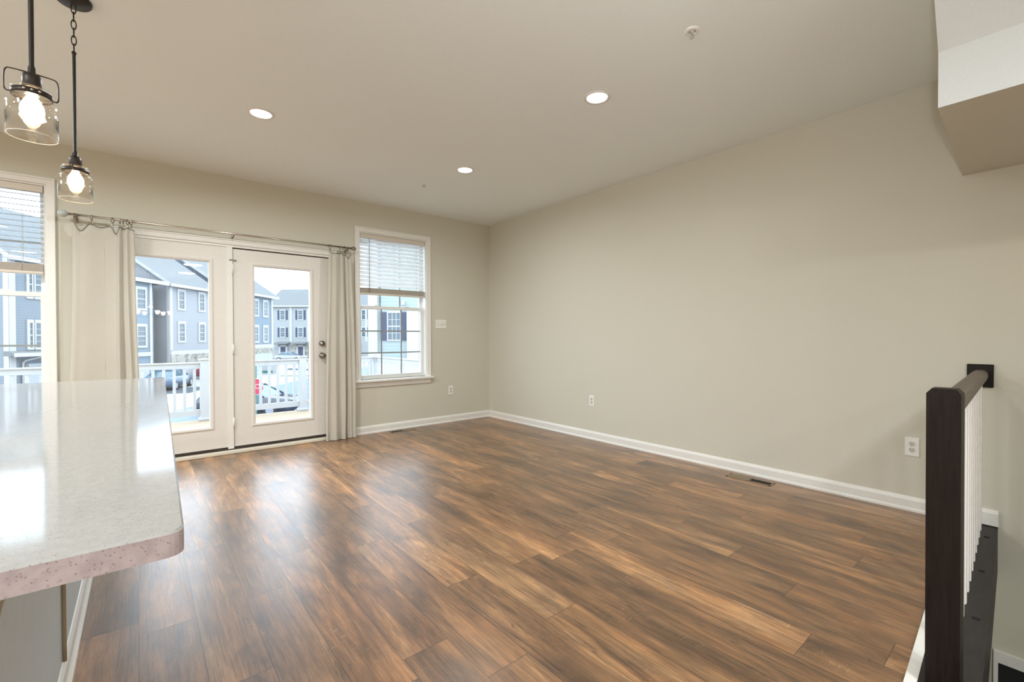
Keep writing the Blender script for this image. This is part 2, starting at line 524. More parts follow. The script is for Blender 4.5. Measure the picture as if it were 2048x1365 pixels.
# ------------------------------------------------------------------ room shell
XR, YB = 3.878, 5.218
XL, YF = -4.2, -4.6          # far kitchen wall, wall behind camera
T = 0.16                     # back wall thickness
WR = (1.99, 2.87); WL = (-1.45, -0.575); WZ = (0.64, 2.39)
DX = (-0.125, 1.665); DZ = 2.065

skew = lambda x: 0.313 + 0.048 * (x - 1.941)       # floor edge at the stair opening
capr = lambda x: 0.144 + 0.038 * (x - 1.95)        # stair side edge of the cap

struct(MB().prism([(XL, YF), (1.80, YF), (1.80, skew(1.80)), (XR, skew(XR)), (XR, YB), (XL, YB)], -0.25, 0.0).build('floor', M['floor']))
# stair opening: landing and run below the floor
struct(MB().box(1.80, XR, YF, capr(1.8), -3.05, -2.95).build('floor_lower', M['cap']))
b = MB()
b.use(M['ceiling']).box(XL, XR, YF, YB, H, H + 0.12)
struct(b.build('ceiling'))
# back wall with its three openings
b = MB()
y0, y1 = YB, YB + T
b.box(XL, WL[0], y0, y1, 0, H); b.box(WL[0], WL[1], y0, y1, 0, WZ[0]); b.box(WL[0], WL[1], y0, y1, WZ[1], H)
b.box(WL[1], DX[0], y0, y1, 0, H); b.box(DX[0], DX[1], y0, y1, DZ, H)
b.box(DX[1], WR[0], y0, y1, 0, H); b.box(WR[0], WR[1], y0, y1, 0, WZ[0]); b.box(WR[0], WR[1], y0, y1, WZ[1], H)
b.box(WR[1], XR + 0.1, y0, y1, 0, H)
struct(b.build('wall_back', M['wall']))
struct(MB().box(XR, XR + 0.12, YF, YB, -3.05, H).build('wall_right', M['wall']))
struct(MB().box(XL - 0.12, XL, YF, YB + T, 0, H).build('wall_left', M['wall']))
struct(MB().box(XL, XR, YF - 0.12, YF, -3.05, H).build('wall_front', M['wall']))
struct(MB().prism([(1.80, capr(1.8) + 0.02), (XR, capr(XR) + 0.02), (XR, capr(XR) + 0.10), (1.80, capr(1.8) + 0.10)], -2.95, -0.26).build('wall_stairwell', M['wall']))

struct(MB().box(2.3, XR, -0.85, -0.75, -2.95, H - 0.002).build('wall_light_block', M['wall']))  # unseen stairwell wall added to block ceiling light from behind the camera

struct(MB().box(1.70, 1.80, YF, capr(1.8) + 0.12, -2.95, -0.251).build('wall_light_seal', M['wall']))  # unseen wall added to stop sky light leaking in under the floor

# bulkhead of the upper stair flight: level soffit, upright face, sloping soffit
def bulkhead():
    b = MB()
    yl = lambda x: 0.33 + 0.0355 * (x - 2.64)
    yr = -0.748
    prof = [(XR, 2.118), (2.64, 2.118), (2.64, 2.352), (2.295, H - 0.001), (XR, H - 0.001)]
    lo = [b.bm.verts.new((x, yr, z)) for x, z in prof]
    hi = [b.bm.verts.new((x, yl(x), z)) for x, z in prof]
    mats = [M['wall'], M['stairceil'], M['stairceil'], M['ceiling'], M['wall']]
    n = len(prof)
    b.use(M['wall'])
    b._f(lo[::-1]); b._f(hi)
    for i in range(n):
        b.use(mats[i]); b._f([lo[i], lo[(i + 1) % n], hi[(i + 1) % n], hi[i]])
    return struct(b.build('wall_bulkhead'))
bulkhead()

# baseboards
def base_profile(h=0.092, t=0.015):
    return [(0, 0), (t + 0.008, 0), (t + 0.008, 0.012), (t + 0.003, 0.02), (t, 0.022), (t, h - 0.022), (t * 0.75, h - 0.012), (t * 0.45, h - 0.003), (t * 0.3, h), (0, h)]
struct(MB().extr(base_profile(), (XR, skew(XR) - 0.005, 0), (-1, 0, 0), (0, 0, 1), (0, 1, 0), YB - skew(XR) - 0.02).build('baseboard_right', M['trim']))
struct(MB().extr([(0, 0.0), (0.016, 0.0), (0.016, 0.072), (0.008, 0.09), (0, 0.092)], (XR, capr(XR) - 0.002, 0.020), (-1, 0, 0), (0, 0, 1), (0, 1, 0), skew(XR) - capr(XR)).build('baseboard_stair', M['trim']))
struct(MB().extr(base_profile(), (1.72, YB, 0), (0, -1, 0), (0, 0, 1), (1, 0, 0), XR - 1.72).build('baseboard_back', M['trim']))
struct(MB().extr(base_profile(), (XL, YB, 0), (0, -1, 0), (0, 0, 1), (1, 0, 0), -0.27 - XL).build('baseboard_kitchen', M['trim']))

# white edge strip between floor planks and cap
b = MB()
b.prism([(1.70, skew(1.70) - 0.028), (XR - 0.02, skew(XR) - 0.028), (XR - 0.02, skew(XR) + 0.002), (1.70, skew(1.70) + 0.004)], 0.0, 0.014)
struct(b.build('trim_1', M['trim']))

# doorway on the lower level, seen through the stair opening
d = empty('door_3', (XR, 0.0, -2.95)); d['kind'] = 'structure'
b = MB()
b.box(-0.022, 0, -0.75, 0.232, 2.175, 2.245, 0.004); b.box(-0.022, 0, 0.212, 0.232, 0.0, 2.175, 0.003); b.box(-0.022, 0, -0.75, -0.68, 0, 2.175, 0.003)
b.build('door_casing', M['trim'], d)
MB().box(-0.006, 0.0, -0.68, 0.212, 0, 2.175).build('door_leaf', M['black'], d)  # flat black sheet standing for the unlit doorway

# ------------------------------------------------------------------ windows
def window(n, X, open_z, cols, rows, tilt, blind_bottom, nsl, label_blind, wand, slat_mat='blind'):
    x0, x1 = X; z0, z1 = open_z
    w = empty('window_%d' % n, ((x0 + x1) / 2, YB, z0)); w['kind'] = 'structure'
    ox = -(x0 + x1) / 2; oz = -z0
    def B(b, a0, a1, b0, b1, c0, c1, bev=0.0): b.box(a0 + ox, a1 + ox, b0, b1, c0 + oz, c1 + oz, bev)
    # casing on the wall
    b = MB(); cw = 0.055
    b.frame(x0 + ox, x1 + ox, z0 + oz, z1 + oz, [(0, 0.001), (0, -0.012), (0.004, -0.016), (0.036, -0.018), (0.040, -0.024), (cw - 0.004, -0.025), (cw, -0.021), (cw, 0.001)], True)
    b.build('window_casing', M['trim'], w)
    b = MB(); B(b, x0 - cw - 0.03, x1 + cw + 0.03, -0.055, 0.06, z0 - 0.028, z0, 0.006)
    b.build('window_sill', M['trim'], w)
    b = MB(); B(b, x0 - cw, x1 + cw, -0.018, 0.0, z0 - 0.085, z0 - 0.028, 0.003)
    b.build('apron', M['trim'], w)
    # jamb lining
    b = MB()
    B(b, x0, x0 + 0.012, 0.0, T, z0, z1 - 0.012); B(b, x1 - 0.012, x1, 0.0, T, z0, z1 - 0.012); B(b, x0, x1, 0.0, T, z1 - 0.012, z1); B(b, x0 + 0.012, x1 - 0.012, 0.061, T, z0 - 0.01, z0 + 0.012)
    b.build('window_jamb', M['vinyl'], w)
    # sashes
    a0, a1 = x0 + 0.012, x1 - 0.012
    zm = 1.505
    fz0 = z0 + 0.012
    def sash(name, zb, zt, yc, st, rb, rt, hr, rgrid):
        b = MB(); t = 0.016
        B(b, a0, a0 + st, yc - t, yc + t, zb, zt); B(b, a1 - st, a1, yc - t, yc + t, zb, zt)
        B(b, a0 + st, a1 - st, yc - t, yc + t, zb, zb + rb); B(b, a0 + st, a1 - st, yc - t, yc + t, zt - rt, zt)
        s = b.build(name, M['vinyl'], w)
        g = MB(); B(g, a0 + st - 0.005, a1 - st + 0.005, yc - 0.003, yc + 0.003, zb + rb - 0.005, zt - rt + 0.005)
        g.build('pane', M['pane'], s)
        g = MB()
        gx0, gx1 = a0 + st, a1 - st
        for i in range(1, cols):
            x = gx0 + (gx1 - gx0) * i / cols
            B(g, x - 0.008, x + 0.008, yc + 0.005, yc + 0.011, zb + rb, zt - rt)
        for i in range(1, rgrid):
            z = zb + rb + (zt - rt - zb - rb) * i / rgrid
            B(g, gx0, gx1, yc + 0.0051, yc + 0.0109, z - 0.008, z + 0.008)
        g.build('muntin_grid', M['grid'], s)
        return s
    lo = sash('lower_sash', fz0, zm + 0.02, 0.085, 0.034, 0.036, 0.036, 0, rows)
    up = sash('upper_sash', zm - 0.018, z1 - 0.012, 0.122, 0.034, 0.03, 0.034, 0, rows)
    b = MB(); xc = (x0 + x1) / 2
    for dx in (-0.2, 0.2): B(b, xc + dx - 0.03, xc + dx + 0.03, 0.072, 0.10, zm + 0.02, zm + 0.032, 0.003)
    b.build('sash_lock', M['vinyl'], w)
    # blind: its own thing
    bl = empty('window_blind', (xc, YB + 0.035, z1 - 0.012), label_blind, 'window blind', 'slatted blinds in the two windows')
    hw = (a1 - a0) / 2 - 0.006
    MB().box(-hw, hw, -0.03, 0.02, -0.055, -0.002, 0.003).build('headrail', M['blindrail'], bl)
    zt = z1 - 0.012 - 0.058
    sp = (zt - (blind_bottom + 0.10)) / nsl
    c, s_ = math.cos(tilt), math.sin(tilt)
    for i in range(nsl):
        z = zt - sp * (i + 0.55) - (z1 - 0.012)
        b = MB()
        pts = []
        hwid = 0.0245
        for (yy, zz) in ((-hwid, -0.0012), (hwid, -0.0012), (hwid, 0.0012), (-hwid, 0.0012)):
            pts.append((yy * c - zz * s_, yy * s_ + zz * c))
        b.extr([(p[0], p[1]) for p in pts], (-hw + 0.004, 0, 0), (0, 1, 0), (0, 0, 1), (1, 0, 0), 2 * hw - 0.008)
        b.build('slat', M[slat_mat], bl, (0, 0, z))
    zb = blind_bottom - (z1 - 0.012)
    b = MB()
    for k in range(14): b.box(-hw + 0.004, hw - 0.004, -0.0245, 0.0245, zb + 0.024 + k * 0.0042, zb + 0.0262 + k * 0.0042)
    b.build('stacked_slats', M['blindrail'], bl)
    MB().box(-hw + 0.002, hw - 0.002, -0.026, 0.026, zb, zb + 0.022, 0.004).build('bottom_rail', M['blindrail'], bl)
    b = MB()
    for dx in (-hw + 0.12, 0, hw - 0.12):
        b.tube([(dx, -0.027, -0.05), (dx, -0.027, zb + 0.02)], 0.0012, 5); b.tube([(dx, 0.027, -0.05), (dx, 0.027, zb + 0.02)], 0.0012, 5)
    b.build('ladder_cord', M['blindrail'], bl)
    if wand:
        b = MB(); b.tube([(-hw + 0.105, -0.036, -0.05), (-hw + 0.105, -0.036, -0.70)], 0.0035, 6)
        b.build('tilt_wand', M['grid'], bl)
    b = MB(); xx = hw - 0.03
    if not wand: xx = -hw + 0.03
    b.tube([(xx, -0.034, -0.05), (xx, -0.034, zb - 0.06)], 0.0015, 5)
    b.build('lift_cord', M['plate'], bl)
    return w
window(1, WR, WZ, 3, 3, math.radians(60), 1.655, 12, 'white slatted blind tilted nearly closed in the window right of the glazed doors', True)
window(2, WL, WZ, 3, 2, math.radians(6), 1.665, 13, 'white slatted blind with open level slats in the window at the left edge', False, 'blindshaded')

# ------------------------------------------------------------------ glazed door pair
def doors():
    fr = empty('trim_2', (0.0, YB, 0)); fr['kind'] = 'structure'
    b = MB()
    x0, x1 = DX
    cw = 0.062
    b.frame(x0, x1, 0, DZ, [(0, 0.001), (0, -0.012), (0.004, -0.016), (0.040, -0.018), (0.045, -0.024), (cw - 0.004, -0.025), (cw, -0.021), (cw, 0.001)], True)
    b.build('door_casing', M['trim'], fr)
    b = MB()
    b.box(x0, x0 + 0.02, -0.004, T, 0, DZ, 0.002); b.box(x1 - 0.02, x1, -0.004, T, 0, DZ, 0.002); b.box(x0, x1, -0.004, T, DZ - 0.022, DZ, 0.002)
    b.box(0.666, 0.716, -0.006, 0.05, 0.045, DZ - 0.022); b.box(0.650, 0.740, 0.052, 0.08, 0.033, DZ - 0.022)
    b.build('door_frame', M['trim'], fr)
    MB().box(x0, x1, -0.05, T, 0.0, 0.032, 0.006).build('threshold', M['thresh'], fr)
    MB().box(x0 + 0.02, x1 - 0.02, 0.004, 0.05, 0.03, 0.062).build('weatherstrip', M['weather'], fr)
    MB().box(0.7162, 0.7193, -0.002, 0.05, 0.06, DZ - 0.03).build('hinge_side_seal', M['weather'], fr)
    MB().box(0.712, x1 - 0.02, 0.010, 0.05, DZ - 0.032, DZ - 0.021).build('head_seal', M['weather'], fr)
    def leaf(n, a0, a1, g0, g1, gz0, gz1, top):
        d = empty('door_%d' % n, ((a0 + a1) / 2, YB, 0.055)); d['kind'] = 'structure'
        o = -(a0 + a1) / 2
        z = -0.055
        b = MB()
        yy0, yy1 = 0.006, 0.05
        b.box(a0 + o, g0 + o, yy0, yy1, 0.0, top + z); b.box(g1 + o, a1 + o, yy0, yy1, 0.0, top + z)
        b.box(g0 + o, g1 + o, yy0, yy1, 0.0, gz0 + z); b.box(g0 + o, g1 + o, yy0, yy1, gz1 + z, top + z)
        b.build('door_panel', M['door'], d)
        b = MB(); m = 0.032
        b.frame(g0 + o, g1 + o, gz0 + z, gz1 + z, [(-0.004, yy1 + 0.008), (-0.004, 0.006), (0.004, -0.001), (0.018, -0.004), (m - 0.005, -0.001), (m, 0.005), (m, yy1 + 0.008)])
        b.build('glazing_frame', M['door'], d)
        MB().box(g0 + o - 0.006, g1 + o + 0.006, 0.018, 0.022, gz0 + z - 0.006, gz1 + z + 0.006).build('pane', M['pane'], d)
        return d, o, z
    dl = leaf(1, DX[0] + 0.02, 0.668, -0.035, 0.523, 0.28, 1.885, DZ - 0.022)
    dr, o, z = leaf(2, 0.7195, DX[1] - 0.02, 0.905, 1.447, 0.272, 1.878, DZ - 0.034)
    kx = 1.566
    b = MB(); b.lathe([(0.0, -0.062), (0.018, -0.062), (0.027, -0.052), (0.028, -0.042), (0.02, -0.03), (0.012, -0.02), (0.012, -0.008), (0.032, -0.006), (0.033, 0.006)], (kx + o, 0, 0.945 + z), 20, 'Y')
    b.build('door_knob', M['knobmetal'], dr)
    b = MB(); b.lathe([(0.0, -0.028), (0.024, -0.026), (0.030, -0.012), (0.032, 0.006)], (kx + o, 0, 1.08 + z), 20, 'Y'); b.box(kx + o - 0.004, kx + o + 0.004, -0.045, -0.02, 1.08 + z - 0.014, 1.08 + z + 0.014, 0.002)
    b.build('deadbolt', M['knobmetal'], dr)
    for hz in (1.83, 1.03, 0.30):
        b = MB(); b.tube([(0.716 + o, -0.008, hz + z - 0.05), (0.716 + o, -0.008, hz + z + 0.05)], 0.007, 8)
        b.build('hinge', M['trim'], dr)
    b = MB(); b.box(0.688 + o, 0.712 + o, -0.016, -0.004, 1.912 + z, 1.922 + z, 0.002); b.tube([(0.712 + o, -0.012, 1.917 + z), (0.748 + o, -0.014, 1.916 + z)], 0.0035, 6); b.lathe([(0.006, -0.02), (0.006, 0.008)], (0.744 + o, 0, 1.916 + z), 8, 'Y')
    b.build('flip_latch', M['darknickel'], dr)
doors()

# ------------------------------------------------------------------ curtain rod, rings, curtains
RY, RZ = YB - 0.10, 2.158
def rod():
    r = empty('curtain_rod', (0.69, YB, RZ), 'brushed metal curtain rod spanning over the glazed doors', 'curtain rod')
    o = -0.69
    MB().tube([(-0.432 + o, -0.10, 0), (1.86 + o, -0.10, 0)], 0.0098, 14).build('pole', M['nickel'], r)
    for x in (-0.395, 0.715, 1.83):
        b = MB(); b.box(x + o - 0.008, x + o + 0.008, -0.006, 0.0, -0.05, 0.02, 0.002); b.tube([(x + o, -0.003, -0.02), (x + o, -0.10, -0.02), (x + o, -0.112, -0.004)], 0.005, 8)
        b.build('bracket', M['darknickel'], r)
    b = MB(); b.lathe([(0.0, -0.031), (0.012, -0.029), (0.023, -0.021), (0.030, -0.008), (0.031, 0.004), (0.026, 0.016), (0.017, 0.025), (0.010, 0.031)], (-0.470 + o, -0.10, 0), 24, 'X')
    f = b.build('finial', M['fin'], r); f['label'] = 'frosted glass ball finial'
    b = MB(); b.lathe([(0.010, 0.0), (0.012, 0.008), (0.006, 0.02)], (-0.44 + o, -0.10, 0), 14, 'X'); b.build('finial_collar', M['darknickel'], r)
    b = MB(); b.lathe([(0.012, 0.0), (0.013, 0.01), (0.005, 0.02)], (1.855 + o, -0.10, 0), 14, 'X'); b.build('finial_collar', M['darknickel'], r)
    # wire ball finial on the right end
    b = MB()
    for k in range(6):
        a0 = PI * k / 6
        pts = [(1.89 + o + 0.026 * math.cos(t), -0.10 + 0.02 * math.sin(t) * math.cos(a0), 0.02 * math.sin(t) * math.sin(a0)) for t in [2 * PI * i / 16 for i in range(16)]]
        b.tube(pts, 0.0022, 5, closed=True)
    f = b.build('finial', M['darknickel'], r); f['label'] = 'open wire ball finial'
rod()
RL = [-0.405, -0.298, -0.169, -0.121, -0.100, -0.072, -0.048]
RR = [1.628, 1.735, 1.76, 1.785, 1.805, 1.825]
ring_proto = None
for side, lst in (('left', RL), ('right', RR)):
    for i, x in enumerate(lst):
        if ring_proto is None:
            ring_proto = empty('curtain_ring', (x, RY, RZ))
            b = MB(); b.tube([(0, 0.021 * math.cos(t), -0.010 + 0.021 * math.sin(t)) for t in [2 * PI * k / 20 for k in range(20)]], 0.0028, 6, closed=True)
            b.build('hoop', M['darknickel'], ring_proto)
            b = MB(); b.tube([(0, 0, -0.031), (0.0, -0.002, -0.041)], 0.0026, 6); b.box(-0.005, 0.005, -0.006, 0.003, -0.058, -0.040, 0.001)
            b.build('clip', M['darknickel'], ring_proto)
            q = ring_proto
        else:
            q = copy_tree(ring_proto)
            q.location = (x, RY, RZ)
        q.rotation_euler = (0, 0, 0.5 * math.sin(i * 2.3 + (0 if side == 'left' else 1)))
        tag(q, 'small dark metal clip ring on the rod, holding the %s linen curtain' % side, 'curtain ring', 'curtain rings of the %s curtain' % side)

def curtain(name, X0t, X1t, X0b, X1b, ztops, folds, amp, seed, label, zb=0.006):
    """hanging cloth; ztops: list of (u, z) for the sagging top edge"""
    rnd = random.Random(seed)
    nu, nv = 120, 40
    def top(u):
        for (a, za), (c, zc) in zip(ztops, ztops[1:]):
            if a <= u <= c:
                k = (u - a) / (c - a); k = k * k * (3 - 2 * k)
                return za + (zc - za) * k
        return ztops[-1][1]
    bm = bmesh.new(); grid = []
    for j in range(nv + 1):
        v = j / nv
        row = []
        for i in range(nu + 1):
            u = i / nu
            z = top(u) * (1 - v) + zb * v
            xa = X0t + (X0b - X0t) * v ** 1.2; xb = X1t + (X1b - X1t) * v ** 0.9
            x = xa + (xb - xa) * u
            y = 0
            for (c0, w0, a0) in folds:
                c1 = c0 + 0.015 * math.sin(v * 3 + c0 * 20)
                y -= a0 * math.exp(-((u - c1) / w0) ** 2) * (0.55 + 0.6 * v)
            y += amp * math.sin(u * 9.3 + v * 1.5 + seed) * 0.5 + 0.002 * math.sin(v * 17 + u * 5)
            x += 0.006 * math.sin(v * 5 + seed) * (1 if u > .5 else -1)
            row.append(bm.verts.new((x, RY + y, z)))
        grid.append(row)
    for j in range(nv):
        for i in range(nu):
            f = bm.faces.new((grid[j][i], grid[j][i + 1], grid[j + 1][i + 1], grid[j + 1][i])); f.smooth = True
    topline = [grid[0][i].co.copy() for i in range(nu + 1)]
    hem = [grid[nv - 1][i].co.copy() for i in range(nu + 1)]
    me = bpy.data.meshes.new(name); bm.to_mesh(me); bm.free()
    me.materials.append(M['curtain'])
    root = empty(name, ((X0t + X1t) / 2, RY, zb), label, 'curtain')
    o = bpy.data.objects.new('cloth', me); o.parent = root; o.matrix_parent_inverse = Matrix.Translation(-Vector(root.location)); COL.objects.link(o)
    sd = o.modifiers.new('thick', 'SOLIDIFY'); sd.thickness = 0.0022
    b = MB(); b.tube([p + Vector((0, -0.002, 0)) for p in topline[::2]], 0.0038, 6)
    e = b.build('top_edging', M['darknickel'], root); e.matrix_parent_inverse = Matrix.Translation(-Vector(root.location))
    e['label'] = 'dark corded top edge'
    b = MB()
    lo = [Vector((p.x, p.y - 0.004, 0)) for p in hem]
    hs = 0.10
    for k in range(len(lo) - 1):
        A, B_ = lo[k], lo[k + 1]
        v = [b.bm.verts.new((A.x, A.y, zb + 0.001)), b.bm.verts.new((B_.x, B_.y, zb + 0.001)), b.bm.verts.new((B_.x, B_.y, hs)), b.bm.verts.new((A.x, A.y, hs))]
        b._f(v)
    bmesh.ops.remove_doubles(b.bm, verts=b.bm.verts, dist=0.0001)
    h = b.build('hem', M['curtain'], root); h.matrix_parent_inverse = Matrix.Translation(-Vector(root.location))
    sd = h.modifiers.new('thick', 'SOLIDIFY'); sd.thickness = 0.0015
    return root
# left panel: flat with deep scallops between the clips
curtain('linen_curtain', -0.415, -0.028, -0.462, 0.006,
        [(0, 2.105), (0.13, 2.03), (0.28, 2.095), (0.45, 2.075), (0.60, 2.095), (0.70, 2.03), (0.76, 2.10), (0.83, 2.08), (0.90, 2.095), (1.0, 2.075)],
        [(0.03, 0.05, 0.008), (0.72, 0.03, 0.035), (0.80, 0.02, -0.02), (0.88, 0.03, 0.03), (0.97, 0.03, 0.02)], 0.012, 3,
        'cream linen curtain left of the glazed doors, hanging flat from clip rings')
curtain('linen_curtain', 1.610, 1.862, 1.565, 1.905,
        [(0, 2.09), (0.25, 2.078), (0.5, 2.085), (0.72, 2.075), (0.88, 2.04), (1.0, 2.09)],
        [(0.05, 0.05, 0.02), (0.28, 0.09, 0.035), (0.46, 0.03, -0.015), (0.58, 0.07, 0.035), (0.70, 0.025, -0.035), (0.82, 0.06, 0.02), (0.96, 0.04, 0.025)], 0.006, 5,
        'cream linen curtain gathered right of the glazed doors, beside the window')

# ------------------------------------------------------------------ recessed lights and sprinklers
lab_can = ['round recessed ceiling light, the left one, in front of the glazed doors', 'round recessed ceiling light nearest the far corner of the ceiling', 'round recessed ceiling light closest to the long blank right wall, nearest the camera']
can0 = None
for i, (x, y) in enumerate(CANS + FILL_CANS):
    if can0 is None:
        can0 = empty('recessed_light', (x, y, H))
        b = MB(); b.lathe([(0.086, 0.0), (0.086, -0.004), (0.070, -0.006), (0.066, -0.002), (0.066, 0.0)], (0, 0, 0), 36, cap=False)
        b.build('trim_ring', M['trim'], can0)
        b = MB(); b.lathe([(0.0, -0.0035), (0.0655, -0.0035), (0.0655, -0.001), (0.0, -0.001)], (0, 0, 0), 36, cap=False)
        b.build('lens', M['lens'], can0)
        q = can0
    else:
        q = copy_tree(can0); q.location = (x, y, H)
    if i < 3: tag(q, lab_can[i], 'ceiling light', 'recessed ceiling lights')
    if i >= 3: q.scale = (2.6, 2.6, 3.0)
    if i >= 3: tag(q, 'wide round fill light added on the ceiling, behind and left of the camera', 'ceiling light', 'added ceiling fill lights out of view')
    area('downlight', (x, y, H - (0.012 if i < 3 else 0.022)), 0.12 if i < 3 else 0.33, CAN_W[i] if i < 3 else FILL_W, WARM, spread=math.radians(172))

def sprinkler(loc, s, label):
    r = empty('fire_sprinkler', loc, label, 'sprinkler', 'ceiling fire sprinklers')
    b = MB(); b.lathe([(0.040 * s, 0.0), (0.038 * s, -0.006 * s), (0.026 * s, -0.012 * s), (0.020 * s, -0.006 * s), (0.019 * s, 0.0)], (0, 0, 0), 28, cap=False)
    b.build('escutcheon', M['trim'], r)
    b = MB(); b.lathe([(0.019 * s, -0.001), (0.019 * s, -0.004), (0.008 * s, -0.006), (0.008 * s, -0.012 * s), (0.005 * s, -0.016 * s)], (0, 0, 0), 20)
    b.build('body', M['greyslot'], r)
    b = MB()
    for sx in (-1, 1): b.tube([(sx * 0.008 * s, 0, -0.010 * s), (sx * 0.012 * s, 0, -0.022 * s), (sx * 0.003 * s, 0, -0.036 * s)], 0.0018 * s, 6)
    b.build('yoke', M['darknickel'], r)
    b = MB(); b.lathe([(0.013 * s, -0.036 * s), (0.013 * s, -0.038 * s)], (0, 0, 0), 14)
    b.build('deflector', M['greyslot'], r)
sprinkler((2.235, 1.222, H), 0.95, 'white fire sprinkler in a round plate, on the near ceiling')
sprinkler((2.306, 4.23, H), 0.75, 'small fire sprinkler on the ceiling above the window, beyond the lights')

# ------------------------------------------------------------------ outlets, switches, floor registers
def outlet(loc, rz, label, sc=1.0):
    r = empty('power_outlet', loc, label, 'outlet', 'duplex wall outlets', rz=rz)
    w, h = 0.036 * sc, 0.060 * sc
    MB().box(-w, w, -0.006, 0, -h, h, 0.0025).build('cover_plate', M['plate'], r)
    for s in (-1, 1):
        b = MB(); b.lathe([(0.0165, -0.0085), (0.0165, -0.005)], (0, 0, s * 0.0195), 20, 'Y')
        f = b.build('socket', M['greyslot'], r)
        b = MB(); b.box(-0.008, -0.0055, -0.0092, -0.0082, s * 0.0195 + 0.000, s * 0.0195 + 0.009); b.box(0.0055, 0.008, -0.0092, -0.0082, s * 0.0195 + 0.001, s * 0.0195 + 0.008); b.lathe([(0.0028, -0.0092), (0.0028, -0.0082)], (0, 0, s * 0.0195 - 0.008), 8, 'Y')
        b.build('slot', M['slot'], f)
    return r
outlet((3.232, YB, 0.428), 0, 'white duplex outlet low on the window wall')
outlet((XR, 3.299, 0.430), -PI / 2, 'white duplex outlet low in the middle of the long right wall')
outlet((XR, 0.600, 0.418), -PI / 2, 'white duplex outlet on the right wall beside the dark newel post', 1.0)
sw = empty('light_switch', (3.086, YB, 1.317), 'white three-gang switch plate right of the window', 'light switch')
MB().box(-0.082, 0.082, -0.006, 0, -0.058, 0.058, 0.0025).build('cover_plate', M['plate'], sw)
for i, dx in enumerate((-0.046, 0.0, 0.046)):
    b = MB(); b.box(dx - 0.005, dx + 0.005, -0.018, -0.005, -0.012 if i < 2 else -0.002, 0.004 if i < 2 else 0.014, 0.002)
    b.build('toggle', M['greyslot'], sw)

def register(loc, rz, w, d, label, dark_first):
    r = empty('floor_register', loc, label, 'floor vent', 'floor registers', rz=rz)
    b = MB(); t = 0.014
    b.box(-w, w, -d, -d + t, 0, 0.004, 0.001); b.box(-w, w, d - t, d, 0, 0.004, 0.001); b.box(-w, -w + t, -d, d, 0, 0.004, 0.001); b.box(w - t, w, -d, d, 0, 0.004, 0.001); b.box(-0.006, 0.006, -d, d, 0, 0.004)
    b.build('frame', M['regbrown'], r)
    s = -1 if dark_first else 1
    x0, x1 = sorted((s * 0.006, s * (w - t)))
    MB().box(x0, x1, -d + t, d - t, 0.0003, 0.001).build('duct_opening', M['black'], r)
    b = MB()
    n = 9
    for k in range(1, n): b.box(x0 + (x1 - x0) * k / n - 0.0015, x0 + (x1 - x0) * k / n + 0.0015, -d + t, d - t, 0.001, 0.003)
    b.build('louvre_grille', M['slot'], r)
    x0, x1 = sorted((-s * 0.006, -s * (w - t)))
    MB().box(x0, x1, -d + t, d - t, 0.0005, 0.0022).build('closed_damper', M['regtan'], r)
register((3.735, 1.555, 0.0), -PI / 2, 0.17, 0.048, 'metal floor register with one open half, by the right baseboard', False)
register((2.475, 5.105, 0.0), 0, 0.165, 0.045, 'metal floor register by the baseboard under the window', True)

# ------------------------------------------------------------------ railing
def railing():
    Y = lambda x: 0.228 + 0.0345 * (x - 1.99)
    r = empty('stair_railing', (1.99, Y(1.99), 0.0), 'dark wood stair railing with square newel post and thin white balusters', 'railing')
    inv = Matrix.Translation(-Vector(r.location))
    def add(b, name, mat, lab=None):
        o = b.build(name, mat, r); o.matrix_parent_inverse = inv
        if lab: o['label'] = lab
        return o
    # newel with chamfered top
    h = 0.0405; b = MB()
    nx, ny = 1.951 + h, 0.228
    prof = [(h, -0.10), (h, 0.960), (h - 0.012, 0.976), (0.0, 0.980)]
    rings = []
    for rr, z in prof[:3]:
        rings.append([b.bm.verts.new((nx + sx * rr, ny + sy * rr, z)) for sx, sy in ((-1, -1), (1, -1), (1, 1), (-1, 1))])
    for A, B_ in zip(rings, rings[1:]):
        for k in range(4): b._f([A[k], A[(k + 1) % 4], B_[(k + 1) % 4], B_[k]])
    b._f(rings[0][::-1]); b._f(rings[-1])
    add(b, 'newel_post', M['newel'])
    # handrail: rounded profile
    x0, x1 = nx + h, XR - 0.014
    prof = [(-0.030, 0.0), (-0.034, 0.012), (-0.034, 0.030), (-0.028, 0.046), (-0.014, 0.054), (0.014, 0.054), (0.028, 0.046), (0.034, 0.030), (0.034, 0.012), (0.030, 0.0)]
    b = MB()
    A = [b.bm.verts.new((x0, Y(x0) + a, 0.885 + c)) for a, c in prof]; B_ = [b.bm.verts.new((x1, Y(x1) + a, 0.885 + c)) for a, c in prof]
    n = len(prof)
    for k in range(n): b._f([A[k], A[(k + 1) % n], B_[(k + 1) % n], B_[k]])
    b._f(A); b._f(B_[::-1])
    add(b, 'handrail', M['rail'])
    b = MB(); yc = Y(XR)
    b.box(XR - 0.016, XR, yc - 0.056, yc + 0.056, 0.835, 0.972, 0.004)
    add(b, 'wall_rosette', M['newel'])
    for k in range(12):
        x = 2.407 - 0.1343 + 0.1343 * k
        y = Y(x); s = 0.0135
        b = MB(); b.box(x - s, x + s, y - s, y + s, 0.015, 0.886)
        add(b, 'baluster', M['bal'])
railing()
